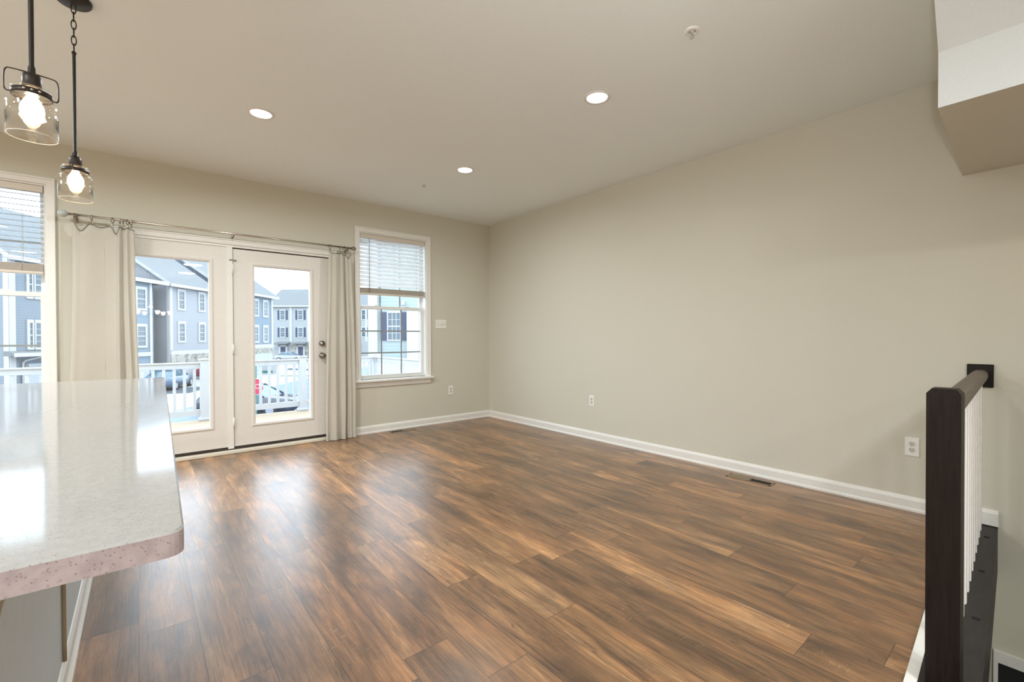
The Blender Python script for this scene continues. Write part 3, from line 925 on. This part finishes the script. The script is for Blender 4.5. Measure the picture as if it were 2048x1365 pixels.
def cap():
    r = empty('stair_cap', (3.0, 0.25, 0.0)); r['kind'] = 'structure'; r.name = 'trim_3'
    inv = Matrix.Translation(-Vector(r.location))
    b = MB(); e = 0.026
    b.prism([(1.55, capr(1.55)), (XR - 0.001, capr(XR)), (XR - 0.001, skew(XR) - 0.027), (1.55, skew(1.55) - 0.027)], -0.25, 0.0148)
    o = b.build('cap_board', M['cap'], r); o.matrix_parent_inverse = inv
    for x, y in ((3.643, 0.246), (3.101, 0.225), (2.565, 0.202)):
        b = MB(); b.lathe([(0.011, 0.0148), (0.011, 0.0172), (0.009, 0.018)], (x, y, 0), 16)
        p = b.build('screw_plug', M['black'], r); p.matrix_parent_inverse = inv
cap()

# ------------------------------------------------------------------ kitchen island
def island():
    r = empty('kitchen_island', (-0.45, 2.0, 0.0), 'kitchen island with white speckled stone top, at the left edge', 'kitchen island')
    inv = Matrix.Translation(-Vector(r.location))
    P = [(0.040, 0.672), (0.112, 3.361), (-0.98, 3.440), (-0.98, 0.672)]
    def rounded(P, r_, n=6):
        out = []
        for i, p in enumerate(P):
            p = Vector(p); a = Vector(P[i - 1]) - p; c = Vector(P[(i + 1) % len(P)]) - p
            a.normalize(); c.normalize()
            rr = r_[i]
            if rr == 0: out.append(tuple(p)); continue
            A, C = p + a * rr, p + c * rr
            for k in range(n + 1):
                t = k / n
                q = A * (1 - t) ** 2 + p * 2 * t * (1 - t) + C * t * t
                out.append(tuple(q))
        return out
    pts = rounded(P, [0.022, 0.012, 0.0, 0.0])
    b = MB(); b.use(M['quartz']); b.use(M['quartz_edge']); b.use(M['quartz'])
    e = 0.0025
    cx, cy = -0.45, 2.0
    ins = [(x + (e if x < cx else -e), y + (e if y < cy else -e)) for x, y in pts]
    lo = [b.bm.verts.new((x, y, 0.884)) for x, y in pts]
    mi = [b.bm.verts.new((x, y, 0.914 - e)) for x, y in pts]
    hi = [b.bm.verts.new((x, y, 0.914)) for x, y in ins]
    n = len(pts)
    b._f(hi)
    for k in range(n): b._f([mi[k], mi[(k + 1) % n], hi[(k + 1) % n], hi[k]])
    b.use(M['quartz_edge']); b._f(lo[::-1])
    for k in range(n): b._f([lo[k], lo[(k + 1) % n], mi[(k + 1) % n], mi[k]])
    o = b.build('countertop', None, r); o.matrix_parent_inverse = inv
    X1 = -0.205
    b = MB(); b.box(-0.93, X1, 0.95, 3.34, 0.0, 0.884)
    o = b.build('island_base', M['panel'], r); o.matrix_parent_inverse = inv
    b = MB()
    b.extr([(0, 0), (0.022, 0), (0.022, 0.01), (0.014, 0.02), (0.011, 0.026), (0.011, 0.07), (0.004, 0.082), (0, 0.084)], (X1, 0.95, 0), (1, 0, 0), (0, 0, 1), (0, 1, 0), 2.39)
    o = b.build('base_trim', M['trim'], r); o.matrix_parent_inverse = inv
    # curved support bracket under the overhang
    b = MB()
    prof = [(0.0, 0.0), (0.0, -0.26), (0.02, -0.26)]
    for k in range(13):
        a = PI / 2 * k / 12
        prof.append((0.02 + 0.16 * (1 - math.cos(a)), -0.24 + 0.215 * math.sin(a)))
    prof += [(0.18, 0.0)]
    b.extr(prof, (X1, 1.06, 0.884), (1, 0, 0), (0, 0, 1), (0, 1, 0), 0.05)
    o = b.build('support_bracket', M['corbel'], r); o.matrix_parent_inverse = inv
    # cord hanging down the panel
    b = MB(); pts = []
    for k in range(14):
        t = k / 13
        pts.append((-0.1985, 2.068 + 0.006 * math.sin(t * 6), 0.883 - 0.795 * t))
    b.tube(pts, 0.0055, 8)
    o = b.build('hanging_cord', M['cord'], r); o.matrix_parent_inverse = inv; o['label'] = 'tan cord down the island panel'
island()

# ------------------------------------------------------------------ pendants
def pendant(x, y, bail_rot, label):
    p = empty('pendant_light', (x, y, H), label, 'pendant light', 'jar pendant lights over the island')
    b = MB(); b.lathe([(0.0, -0.030), (0.020, -0.028), (0.060, -0.020), (0.066, -0.012), (0.066, 0.0)], (0, 0, 0), 32); b.build('ceiling_canopy', M['blackmetal'], p)
    # chain
    z = -0.028
    k = 0
    zs = 2.49 - H
    n = 6; Lk = (abs(zs) - 0.028) / n
    for k in range(n):
        zc = -0.028 - Lk * (k + 0.5)
        a = (k % 2) * PI / 2
        hl = Lk * 0.62
        pts = []
        for i in range(16):
            t = 2 * PI * i / 16
            rx = 0.0085 * math.cos(t); rz = hl * math.sin(t)
            pts.append((rx * math.cos(a), rx * math.sin(a), zc + rz))
        b = MB(); b.tube(pts, 0.0024, 6, closed=True); b.build('chain_link', M['blackmetal'], p)
    b = MB(); b.lathe([(0.004, zs + 0.006), (0.009, zs), (0.009, zs - 0.008), (0.0068, zs - 0.012), (0.0068, 2.03 - H), (0.010, 2.02 - H), (0.010, 2.005 - H), (0.013, 2.0 - H)], (0, 0, 0), 16); b.build('rod', M['blackmetal'], p)
    b = MB(); b.lathe([(0.012, 2.003 - H), (0.021, 1.998 - H), (0.023, 1.985 - H), (0.023, 1.952 - H), (0.020, 1.950 - H)], (0, 0, 0), 24); b.build('socket_cup', M['blackmetal'], p)
    # glass jar: open at the bottom
    R = 0.061
    prof = [(0.022, 1.952), (0.046, 1.952), (0.049, 1.949), (0.049, 1.944), (0.045, 1.941), (0.045, 1.922), (0.050, 1.917), (R - 0.005, 1.911), (R - 0.001, 1.903), (R, 1.893), (R, 1.800)]
    inn = [(r_ - 0.0022, z_) for r_, z_ in reversed(prof[1:])]
    b = MB(); b.lathe([(r_, z_ - H) for r_, z_ in prof + inn], (0, 0, 0), 48, cap=False)
    j = b.build('glass_jar', M['jar'], p)
    b = MB(); b.tube([(0.060 * math.cos(t), 0.060 * math.sin(t), 1.7995 - H) for t in [2 * PI * i / 48 for i in range(48)]], 0.0013, 6, closed=True); b.build('rim', M['jarrim'], j)
    b = MB(); b.lathe([(0.0465, 1.942 - H), (0.0485, 1.942 - H), (0.0485, 1.925 - H), (0.0465, 1.925 - H)], (0, 0, 0), 40, cap=False)
    bb = b.build('neck_band', M['blackmetal'], p)
    b = MB()
    for t in (-0.35, 0.0, 0.35):
        a = bail_rot - PI / 2 + t
        b.lathe([(0.0025, -0.003), (0.0045, 0.0), (0.0025, 0.003)], (0.050 * math.cos(a), 0.050 * math.sin(a), 1.934 - H), 8)
    b.build('band_screw', M['nickel'], bb)
    # wire bail
    c, s = math.cos(bail_rot), math.sin(bail_rot)
    pr = [(-0.049, 1.932), (-0.056, 1.930), (-0.0605, 1.937), (-0.061, 1.95), (-0.061, 1.985), (-0.058, 1.998), (-0.050, 2.005), (0.050, 2.005), (0.058, 1.998), (0.061, 1.985), (0.061, 1.95), (0.0605, 1.937), (0.056, 1.930), (0.049, 1.932)]
    for _ in range(2):
        q_ = [pr[0]]
        for (a0, b0), (a1, b1) in zip(pr, pr[1:]): q_ += [(a0 * .75 + a1 * .25, b0 * .75 + b1 * .25), (a0 * .25 + a1 * .75, b0 * .25 + b1 * .75)]
        pr = q_ + [pr[-1]]
    b = MB(); b.tube([(a * c, a * s, z_ - H) for a, z_ in pr], 0.0022, 8); b.build('wire_bail', M['blackmetal'], p)
    # bulb
    b = MB(); b.lathe([(0.012, 1.952), (0.013, 1.940), (0.012, 1.930), (0.020, 1.915), (0.028, 1.897), (0.029, 1.880), (0.024, 1.864), (0.012, 1.853), (0.0, 1.850)], (0, 0, -H), 24)
    b.build('bulb', M['bulb'], p)
M['jarrim'] = simple('polished_glass_rim', (0.75, 0.72, 0.66, 1), 0.1)
pendant(-0.262, 2.12, 0.12, 'clear glass jar pendant light with wire bail, the nearer of two over the island')
pendant(-0.226, 2.95, PI / 2 - 0.08, 'clear glass jar pendant light, the farther of two over the island')

# chandelier behind the camera, mirrored in the door glass
def chandelier():
    r = empty('chandelier', (0.21, -3.2, H), 'lit chandelier behind the camera, seen only mirrored in the left door pane', 'chandelier')
    b = MB(); b.lathe([(0.0, -0.05), (0.07, -0.04), (0.08, 0.0)], (0, 0, 0), 24); b.tube([(0, 0, -0.04), (0, 0, -1.05)], 0.01, 8)
    b.build('stem', M['blackmetal'], r)
    for k in range(6):
        a = 2 * PI * k / 6 + 0.2
        c, s = math.cos(a), math.sin(a)
        b = MB(); b.tube([(0, 0, -0.98), (0.14 * c, 0.14 * s, -1.10), (0.30 * c, 0.30 * s, -1.10), (0.36 * c, 0.36 * s, -1.04)], 0.008, 6)
        b.build('arm', M['blackmetal'], r)
        b = MB(); b.lathe([(0.02, -1.04), (0.035, -1.02), (0.05, -0.96), (0.045, -0.95)], (0.36 * c, 0.36 * s, 0), 12)
        b.build('lamp_shade', M['shade'], r)
    l = bpy.data.lights.new('chandelier_light', 'POINT'); l.energy = CHAND_W; l.color = WARM; l.shadow_soft_size = 0.03
    lo = bpy.data.objects.new('chandelier_light', l); lo.location = (0.21, -3.2, H - 0.85); COL.objects.link(lo)
chandelier()

# ------------------------------------------------------------------ deck with railing
DKZ, DKY, DKX = -0.12, 8.35, 3.52
MB().box(-3.8, DKX + 0.06, YB + T + 0.001, DKY + 0.08, DKZ - 0.12, DKZ).build('deck', M['deck'])
tag(bpy.data.objects['deck'], 'tan board deck outside the glazed doors', 'deck', None, 'structure')
bpy.data.objects['deck'].name = 'floor_deck'
def deck_rail():
    r = empty('deck_railing', (0.73, DKY, DKZ), 'white vinyl deck railing outside the doors, with square posts and pickets', 'deck railing')
    inv = Matrix.Translation(-Vector(r.location))
    def add(b, n): o = b.build(n, M['railw'], r); o.matrix_parent_inverse = inv; return o
    top = 0.775
    posts = [-2.15, -0.72, 0.76, 2.17, DKX]
    for x in posts:
        b = MB(); b.box(x - 0.055, x + 0.055, DKY - 0.055, DKY + 0.055, DKZ, top + 0.035)
        b.box(x - 0.075, x + 0.075, DKY - 0.075, DKY + 0.075, DKZ, DKZ + 0.045, 0.012)
        b.box(x - 0.07, x + 0.07, DKY - 0.07, DKY + 0.07, top + 0.03, top + 0.05, 0.006)
        add(b, 'post')
    xs = [-3.8] + posts
    for a, c in zip(xs, xs[1:]):
        b = MB(); b.box(a + 0.05, c - 0.05, DKY - 0.045, DKY + 0.045, top - 0.02, top, 0.006); b.box(a + 0.05, c - 0.05, DKY - 0.025, DKY + 0.025, top - 0.09, top - 0.02)
        add(b, 'top_rail')
        b = MB(); b.box(a + 0.05, c - 0.05, DKY - 0.025, DKY + 0.025, DKZ + 0.08, DKZ + 0.17); add(b, 'bottom_rail')
        n = int((c - a - 0.1) / 0.122)
        st = (c - a) / (n + 1)
        for k in range(1, n + 1):
            x = a + st * k
            b = MB(); b.box(x - 0.019, x + 0.019, DKY - 0.019, DKY + 0.019, DKZ + 0.17, top - 0.09); add(b, 'picket')
    y0, y1 = YB + T + 0.02, DKY
    b = MB(); b.box(DKX - 0.045, DKX + 0.045, y0, y1 - 0.05, top - 0.02, top, 0.006); b.box(DKX - 0.025, DKX + 0.025, y0, y1 - 0.05, top - 0.09, top - 0.02); add(b, 'top_rail')
    b = MB(); b.box(DKX - 0.025, DKX + 0.025, y0, y1 - 0.05, DKZ + 0.08, DKZ + 0.17); add(b, 'bottom_rail')
    n = 22
    for k in range(1, n):
        y = y0 + (y1 - y0) * k / n
        b = MB(); b.box(DKX - 0.019, DKX + 0.019, y - 0.019, y + 0.019, DKZ + 0.17, top - 0.09); add(b, 'picket')
deck_rail()

# ------------------------------------------------------------------ street outside
GZ = -2.6
FH = Vector((math.sin(YAW), math.cos(YAW), 0)); RH = Vector((math.cos(YAW), -math.sin(YAW), 0))
def wp(lat, dep, z=GZ): return RH * lat + FH * dep + Vector((0, 0, z))
def gpoly(name, pts, z, mat):
    b = MB(); b.prism([(p[0], p[1]) for p in pts], z - 0.04, z)
    return struct(b.build(name, mat))
gpoly('ground', [(-90, 8.6), (110, 8.6), (110, 140), (-90, 140)], GZ, M['concrete'])
e0, e1 = Vector((-12.6, 8.7)), Vector((20.5, 56.3))
n_ = Vector((0.82, -0.57))
gpoly('street', [e0, e0 + Vector((11, 0)), e1 + n_ * 9, e1], GZ + 0.02, M['asphalt'])
gpoly('ground_dark_patch', [(0.2, 38.2), (2.6, 37.6), (4.4, 41.6), (0.0, 42.2)], GZ + 0.02, M['darkground'])  # small dark polygon laid on the pale paving
p1 = [wp(-26.3, 52.5), wp(-21.0, 50.2), wp(-20.5, 51.5), wp(-27, 54.6)]
gpoly('ground_lane', [(p.x, p.y) for p in p1], GZ + 0.03, M['darkground'])
p1 = [wp(-22.5, 43.6), wp(-17.5, 42.9), wp(-17.8, 44.4), wp(-22.8, 44.6)]
gpoly('ground_verge', [(p.x, p.y) for p in p1], GZ + 0.02, M['grass'])

def frame_obj(name, origin, a, label, cat, group=None):
    """Empty whose local X runs along the facade, local Y points out of the facade"""
    rz = math.atan2(a.y, a.x)
    return empty(name, origin, label, cat, group, rz=rz)

def house_window(r, x, z, w, h, yo, s, shutters=False, casing=0.11, cols=2):
    """s=+1: facade normal is local +Y, -1: local -Y"""
    b = MB(); t = 0.07
    b.box(x - w / 2 - casing, x + w / 2 + casing, yo, yo + s * t, z - h / 2 - casing, z - h / 2)
    b.box(x - w / 2 - casing, x + w / 2 + casing, yo, yo + s * t, z + h / 2, z + h / 2 + casing * 1.4)
    b.box(x - w / 2 - casing, x - w / 2, yo, yo + s * t, z - h / 2, z + h / 2); b.box(x + w / 2, x + w / 2 + casing, yo, yo + s * t, z - h / 2, z + h / 2)
    b.box(x - w / 2, x + w / 2, yo, yo + s * 0.05, z - 0.035, z + 0.035)
    for k in range(1, cols): b.box(x - w / 2 + w * k / cols - 0.015, x - w / 2 + w * k / cols + 0.015, yo, yo + s * 0.045, z - h / 2, z + h / 2)
    for q in (-0.25, 0.25): b.box(x - w / 2, x + w / 2, yo, yo + s * 0.044, z + h * q - 0.012, z + h * q + 0.012)
    f = b.build('window', M['xtrim'], r)
    MB().box(x - w / 2, x + w / 2, yo, yo + s * 0.03, z - h / 2, z + h / 2).build('pane', M['xglass'], f)
    if shutters:
        for sg in (-1, 1):
            xc = x + sg * (w / 2 + casing + 0.19)
            b = MB(); b.box(xc - 0.17, xc + 0.17, yo, yo + s * 0.06, z - h / 2 - 0.05, z + h / 2 + 0.05)
            for k in range(10): 
                zz = z - h / 2 + h * (k + 0.5) / 10
                b.box(xc - 0.13, xc + 0.13, yo + s * 0.06, yo + s * 0.07, zz - 0.04, zz)
            b.build('shutter', M['shutter'], r)

def gable_roof(r, x0, x1, yf, depth, ze, zr, s, ov=0.35):
    """eave at facade plane yf (normal s); ridge parallel to X in the middle"""
    b = MB()
    yb = yf - s * depth; ym = (yf + yb) / 2
    t = 0.14
    k = (zr - ze) / (depth / 2)
    ya, yc = yf + s * ov, yb - s * ov; zo = ze - k * ov
    prof = [(ya, zo), (ym, zr), (yc, zo), (yc, zo + t), (ym, zr + t), (ya, zo + t)]
    b.extr(prof, (x0 - ov, 0, 0), (0, 1, 0), (0, 0, 1), (1, 0, 0), x1 - x0 + 2 * ov)
    b.build('roof', M['roof'], r)
    b = MB(); b.box(x0 - ov, x1 + ov, ya, ya + s * 0.10, zo - 0.16, zo + 0.10); b.box(x0, x1, yf, ya, zo - 0.10, zo - 0.04)
    b.build('gutter', M['xtrim'], r)
    for xe in (x0 - ov - 0.03, x1 + ov):
        b = MB(); b.extr([(ya, zo - 0.12), (ym, zr - 0.12), (yc, zo - 0.12), (yc, zo + t), (ym, zr + t), (ya, zo + t)], (xe, 0, 0), (0, 1, 0), (0, 0, 1), (1, 0, 0), 0.04)
        b.build('rake_board', M['xtrim'], r)

def house_body(r, x0, x1, yf, depth, ze, zr, s, mat, name='walls'):
    b = MB(); yb = yf - s * depth; ym = (yf + yb) / 2
    b.extr([(yf, 0), (yf, ze), (ym, zr), (yb, ze), (yb, 0)], (x0, 0, 0), (0, 1, 0), (0, 0, 1), (1, 0, 0), x1 - x0)
    return b.build(name, mat, r)

def board(r, x, yo, s, z0, z1, w=0.22, t=0.06, name='corner_board'):
    MB().box(x - w / 2, x + w / 2, yo - 0.0, yo + s * t, z0, z1).build(name, M['xtrim'], r)

LAT = -29.3
# row houses along the left of the street: local X = away from the camera, facade normal = toward the street (local -Y)
# house A, seen through the left window
o = wp(LAT, 26.3)
A = frame_obj('row_house', o, FH, 'slate blue row house with white trim seen through the left window', 'house', 'row houses across the street')
house_body(A, 0, 6.5, 0, 10, 8.75, 12.4, -1, M['sid_slate'])
gable_roof(A, 0, 6.5, 0, 10, 8.75, 12.4, -1)
board(A, 0.12, 0, -1, 0, 8.75, 0.3); board(A, 6.4, 0, -1, 0, 8.75, 0.2)
b = MB(); b.box(-0.07, 0, -0.0, 0.3, 0, 8.75); b.build('corner_board', M['xtrim'], A)
for z in (7.05, 3.95):
    house_window(A, 1.12, z, 0.16, 1.5, 0, -1, casing=0.14, cols=1)
    house_window(A, 1.78, z, 0.75, 1.5, 0, -1, casing=0.14, cols=2)
    house_window(A, 4.6, z, 0.9, 1.5, 0, -1, casing=0.14)
b = MB(); b.extr([(0, 3.02), (-0.7, 2.86), (-0.7, 2.72), (0, 2.72)], (-0.35, 0, 0), (0, 1, 0), (0, 0, 1), (1, 0, 0), 7.1)
b.build('garage_roof', M['roof'], A)
b = MB(); b.box(-0.4, 6.8, -0.82, -0.68, 2.68, 2.9); b.build('gutter', M['xtrim'], A)
b = MB(); b.tube([(1.3, -0.74, 2.72), (0.65, -0.2, 2.42), (0.62, -0.08, 2.3), (0.62, -0.08, 0.0)], 0.06, 8); b.build('downspout', M['xtrim'], A)
b = MB(); b.box(0.75, 4.3, -0.06, 0, 2.02, 2.22); b.box(0.75, 0.95, -0.06, 0, 0, 2.22); b.box(0.95, 4.1, -0.03, 0, 0, 2.02); b.build('garage_door', M['garage'], A)

# house B, bright blue, in the left door pane
o = wp(LAT, 33.7)
B2 = frame_obj('row_house', o, FH, 'bright blue row house at the left of the left door pane, behind the deck', 'house', 'row houses across the street')
MB().box(0, 2.95, 0, 6, 0, 8.3).build('walls', M['sid_blue'], B2)
MB().box(2.95, 4.3, 0.9, 6, 0, 8.3).build('walls', M['sid_blue'], B2)
b = MB(); b.extr([(-0.35, 8.2), (6.2, 8.2), (6.2, 8.9), (-0.35, 8.45)], (-0.3, 0, 0), (0, 1, 0), (0, 0, 1), (1, 0, 0), 4.6); b.build('roof', M['roof'], B2)
b = MB(); b.box(-0.3, 4.3, -0.45, -0.33, 8.15, 8.45); b.build('gutter', M['xtrim'], B2)
board(B2, 2.85, 0, -1, 0, 8.3, 0.24)
for z in (6.85, 3.9):
    house_window(B2, 1.9, z, 0.75, 1.5, 0, -1, casing=0.16, cols=1)
    house_window(B2, 3.6, z, 0.5, 1.3, 0.9, -1, casing=0.16, cols=1)
b = MB(); b.box(0, 2.95, -0.08, 0, 2.30, 2.62); b.build('band_board', M['xtrim'], B2)
b = MB(); b.box(0.1, 2.6, -0.08, 0, 0, 1.55); b.build('garage_door', M['garage'], B2)

# house C with the gable end facing the camera
o = wp(LAT, 38.6)
C2 = frame_obj('row_house', o, FH, 'lavender grey row house with stone base in the left door pane', 'house', 'row houses across the street')
house_body(C2, 0, 5.6, 0, 10, 8.55, 12.0, -1, M['sid_grey'])
gable_roof(C2, 0, 5.6, 0, 10, 8.55, 12.0, -1)
board(C2, 0.12, 0, -1, 2.7, 8.5, 0.3); board(C2, 5.5, 0, -1, 2.7, 8.5, 0.22)
b = MB(); b.box(-0.07, 0, 0, 0.22, 0, 8.5); b.build('corner_board', M['xtrim'], C2)
for z in (7.1, 4.25):
    house_window(C2, 1.35, z, 0.62, 1.5, 0, -1, casing=0.16, cols=1)
    house_window(C2, 3.95, z, 0.62, 1.5, 0, -1, casing=0.16, cols=1)
b = MB(); b.box(0.0, 5.6, -0.10, 0, 2.30, 2.62); b.build('band_board', M['xtrim'], C2)
MB().box(0, 5.6, -0.12, -0.0, 0.0, 2.30).build('stone_base', M['stone'], C2)
b = MB(); b.box(0.35, 4.9, -0.18, -0.12, 0, 1.25)
b.box(0.2, 5.05, -0.2, -0.12, 1.25, 1.42); b.build('garage_door', M['garage'], C2)

# house D further along, in the right door pane
o = wp(LAT, 46.0)
D2 = frame_obj('row_house', o, FH, 'blue row house at the left of the right door pane, stone above its garage', 'house', 'row houses across the street')
house_body(D2, 0, 9.2, 0, 10, 8.95, 12.4, -1, M['sid_blue'])
gable_roof(D2, 0, 9.2, 0, 10, 8.95, 12.4, -1, 0.5)
board(D2, 9.0, 0, -1, 2.6, 8.9, 0.35)
for z in (7.15, 4.15):
    for x in (2.6, 5.55, 7.55):
        house_window(D2, x, z, 0.75, 1.6, 0, -1, casing=0.2, cols=1)
b = MB(); b.box(0.0, 9.2, -0.10, 0, 2.55, 2.95); b.build('band_board', M['xtrim'], D2)
MB().box(0, 9.2, -0.12, -0.0, 0.0, 2.55).build('stone_base', M['stone'], D2)
b = MB(); b.box(0.35, 8.7, -0.18, -0.12, 0, 1.9); b.build('garage_door', M['garage'], D2)

# terrace E across the end of the street, facing the camera: local X = to the right, facade normal = toward camera (-Y local)
DEP = 77.0
o = wp(-41.5, DEP)
E2 = frame_obj('terrace_house', o, RH, 'pale grey terrace with navy shutters at the far end of the street', 'house')
house_body(E2, 0, 19.5, 0, 10, 9.35, 12.4, -1, M['sid_pale'])
gable_roof(E2, 0, 19.5, 0, 10, 9.35, 12.4, -1)
px = lambda x: (x - 1024) / FPX * DEP + 41.5
for xx in (582, 617, 653, 689, 733): board(E2, px(xx), 0, -1, 3.0, 9.3, 0.4)
board(E2, 0.2, 0, -1, 0, 9.3, 0.35)
for xx in (565.8, 601.5, 637, 671, 706, 728.5):
    house_window(E2, px(xx), 7.6, 0.72, 1.5, 0, -1, True, casing=0.14, cols=1)
    house_window(E2, px(xx), 4.65, 0.72, 1.5, 0, -1, True, casing=0.14, cols=1)
MB().box(px(582), px(617), -0.12, 0, 0, 3.0).build('stone_base', M['stone'], E2)
MB().box(px(653), px(689), -0.12, 0, 0, 3.0).build('stone_base', M['stone'], E2)
for xx in (567, 602, 637, 671, 706):
    x = px(xx)
    b = MB(); b.box(x - 0.38, x + 0.38, -0.16, -0.08, 0.0, 2.15)
    b.build('front_door', M['shutter'], E2)
    b = MB(); b.box(x - 0.75, x - 0.42, -0.2, -0.0, 0, 2.5); b.box(x + 0.42, x + 0.75, -0.2, 0, 0, 2.5); b.box(x - 0.75, x + 0.75, -0.2, 0, 2.2, 2.5)
    b.build('door_surround', M['xtrim'], E2)
    b = MB(); b.extr([(0, 3.0), (-1.1, 2.75), (-1.1, 2.62), (0, 2.62)], (x - 1.1, 0, 0), (0, 1, 0), (0, 0, 1), (1, 0, 0), 2.2); b.build('canopy_roof', M['roof'], E2)

# neighbouring house beyond the side railing, seen through the right window
DN = 25.0
o = wp(-8.0, DN)
N2 = frame_obj('neighbour_house', o, RH, 'pale sage neighbour house with navy shutters, through the right window', 'house')
pn = lambda x: (x - 1024) / FPX * DN + 8.0
MB().box(0, 9.0, 0, 8.0, 0, 9.0).build('walls', M['sid_sage'], N2)
MB().box(pn(739), pn(757), -0.22, 0, 0, 9.0).build('corner_board', M['xtrim'], N2)
MB().box(pn(816), pn(840), -0.30, 0, 0, 5.25).build('porch_column', M['xtrim'], N2)
house_window(N2, pn(789), 4.35, 0.66, 1.48, 0, -1, True, casing=0.07, cols=3)
b = MB(); b.box(pn(805), pn(811), -0.16, 0, 5.52, 5.72); b.build('wall_lamp', M['xtrim'], N2)
b = MB(); b.extr([(-0.5, 9.0), (4.0, 12.0), (8.5, 9.0)], (-0.4, 0, 0), (0, 1, 0), (0, 0, 1), (1, 0, 0), 9.8); b.build('roof', M['roof'], N2)

# ---------------------------------------------------------------- cars
def car(loc, heading, mat, label, L=4.6):
    r = empty('car', loc, label, 'car', 'parked cars outside', rz=heading)
    w = 0.88
    # body outline side view (x forward, z)
    body = [(-2.25, 0.30), (-2.28, 0.62), (-2.18, 0.92), (-1.75, 0.98), (-1.2, 0.98), (0.95, 0.94), (1.9, 0.80), (2.22, 0.62), (2.28, 0.34), (2.1, 0.24), (-2.1, 0.24)]
    b = MB(); b.extr(body, (0, -w, 0), (1, 0, 0), (0, 0, 1), (0, 1, 0), 2 * w)
    bmesh.ops.bevel(b.bm, geom=[e for e in b.bm.edges], offset=0.05, segments=2, affect='EDGES')
    for f in b.bm.faces: f.smooth = True
    b.build('body', mat, r)
    # cabin
    pts_lo = [(-1.75, 0.96), (1.0, 0.93)]; 
    b = MB()
    lo = [(-1.75, -w + 0.06, 0.95), (1.05, -w + 0.06, 0.92), (1.05, w - 0.06, 0.92), (-1.75, w - 0.06, 0.95)]
    hi = [(-1.05, -w + 0.24, 1.40), (0.20, -w + 0.24, 1.42), (0.20, w - 0.24, 1.42), (-1.05, w - 0.24, 1.40)]
    b.hexa(lo + hi, 0.04)
    b.build('cabin_glass', M['carglass'], r)
    b = MB(); b.box(-1.12, 0.26, -w + 0.22, w - 0.22, 1.39, 1.45, 0.02)
    for sx, tx in ((-1.75, -1.05), (-0.35, -0.35), (1.05, 0.20)):
        for sg in (-1, 1):
            b.tube([(sx, sg * (w - 0.06), 0.95), (tx, sg * (w - 0.24), 1.41)], 0.035, 6)
    b.build('roof', mat, r)
    for x in (-1.38, 1.38):
        for sg in (-1, 1):
            b = MB(); b.lathe([(0.20, -0.11), (0.32, -0.10), (0.33, 0.0), (0.32, 0.10), (0.20, 0.11)], (x, sg * 0.80, 0.33), 24, 'Y')
            wv = b.build('wheel', M['tyre'], r)
            b = MB(); b.lathe([(0.19, 0.0), (0.19, 0.03)], (x, sg * 0.80 + (0.10 if sg > 0 else -0.13), 0.33), 20, 'Y')
            b.build('hubcap', M['alloy'], wv)
def heading(v): return math.atan2(v.y, v.x)
car(wp(-12.6, 21.9, GZ + 0.02), heading(RH) - 0.06, M['carblack'], 'black sedan parked below the deck, in the right door pane')
car(wp(-35.2, 71.5), heading(RH), M['carwhite'], 'white car parked far off in front of the terrace doors')
car(wp(-25.4, 33.4), heading(FH) + 0.3, M['cargrey'], 'grey blue car outside the bright blue house, in the left door pane')
car(wp(-26.4, 41.6), heading(RH), M['carred'], 'dark red car beside the stone based house, behind the railing post')

# ---------------------------------------------------------------- street signs
s = empty('stop_sign', wp((510.5 - 1024) / FPX * 20, 20), 'red stop sign on a green post beyond the deck railing', 'stop sign', rz=heading(RH))
MB().box(-0.035, 0.035, 0.0, 0.035, 0, 2.6).build('post', M['darkgreen'], s)
oct_ = [(0.38 * math.cos(PI / 8 + k * PI / 4), 0.38 * math.sin(PI / 8 + k * PI / 4)) for k in range(8)]
oct2 = [(0.36 * math.cos(PI / 8 + k * PI / 4), 0.36 * math.sin(PI / 8 + k * PI / 4)) for k in range(8)]
b = MB(); b.extr(oct_, (0, -0.004, 1.57), (1, 0, 0), (0, 0, 1), (0, 1, 0), 0.004); b.build('sign_border', M['signwhite'], s)
b = MB(); b.extr(oct2, (0, -0.007, 1.57), (1, 0, 0), (0, 0, 1), (0, 1, 0), 0.003); pl = b.build('sign_plate', M['stopred'], s)
tc = bpy.data.curves.new('lettering', 'FONT'); tc.body = 'STOP'; tc.size = 0.30; tc.align_x = 'CENTER'; tc.align_y = 'CENTER'; tc.extrude = 0.001
tmp = bpy.data.objects.new('lettering_source', tc); COL.objects.link(tmp)
bpy.context.view_layer.update()
me = bpy.data.meshes.new_from_object(tmp.evaluated_get(bpy.context.evaluated_depsgraph_get()))
bpy.data.objects.remove(tmp)
me.materials.clear(); me.materials.append(M['signwhite'])
to = bpy.data.objects.new('lettering', me); COL.objects.link(to); to.parent = s
to.location = (0, -0.0085, 1.57); to.rotation_euler = (PI / 2, 0, 0)

dS = 46.0
s = empty('street_board', wp((539 - 1024) / FPX * dS, dS), 'white notice board with teal band on posts beyond the stop sign', 'sign', rz=heading(RH))
k = dS / FPX
MB().box(-21 * k, 19 * k, 0, 0.06, 0.0 + 0.05, 1.35).build('board_panel', M['signwhite'], s)
MB().box(-21 * k, -8 * k, -0.02, 0, 1.05, 1.28).build('teal_band', M['teal'], s)
MB().box(-21 * k, 6 * k, -0.02, 0, 0.15, 0.38).build('green_band', M['darkgreen'], s)
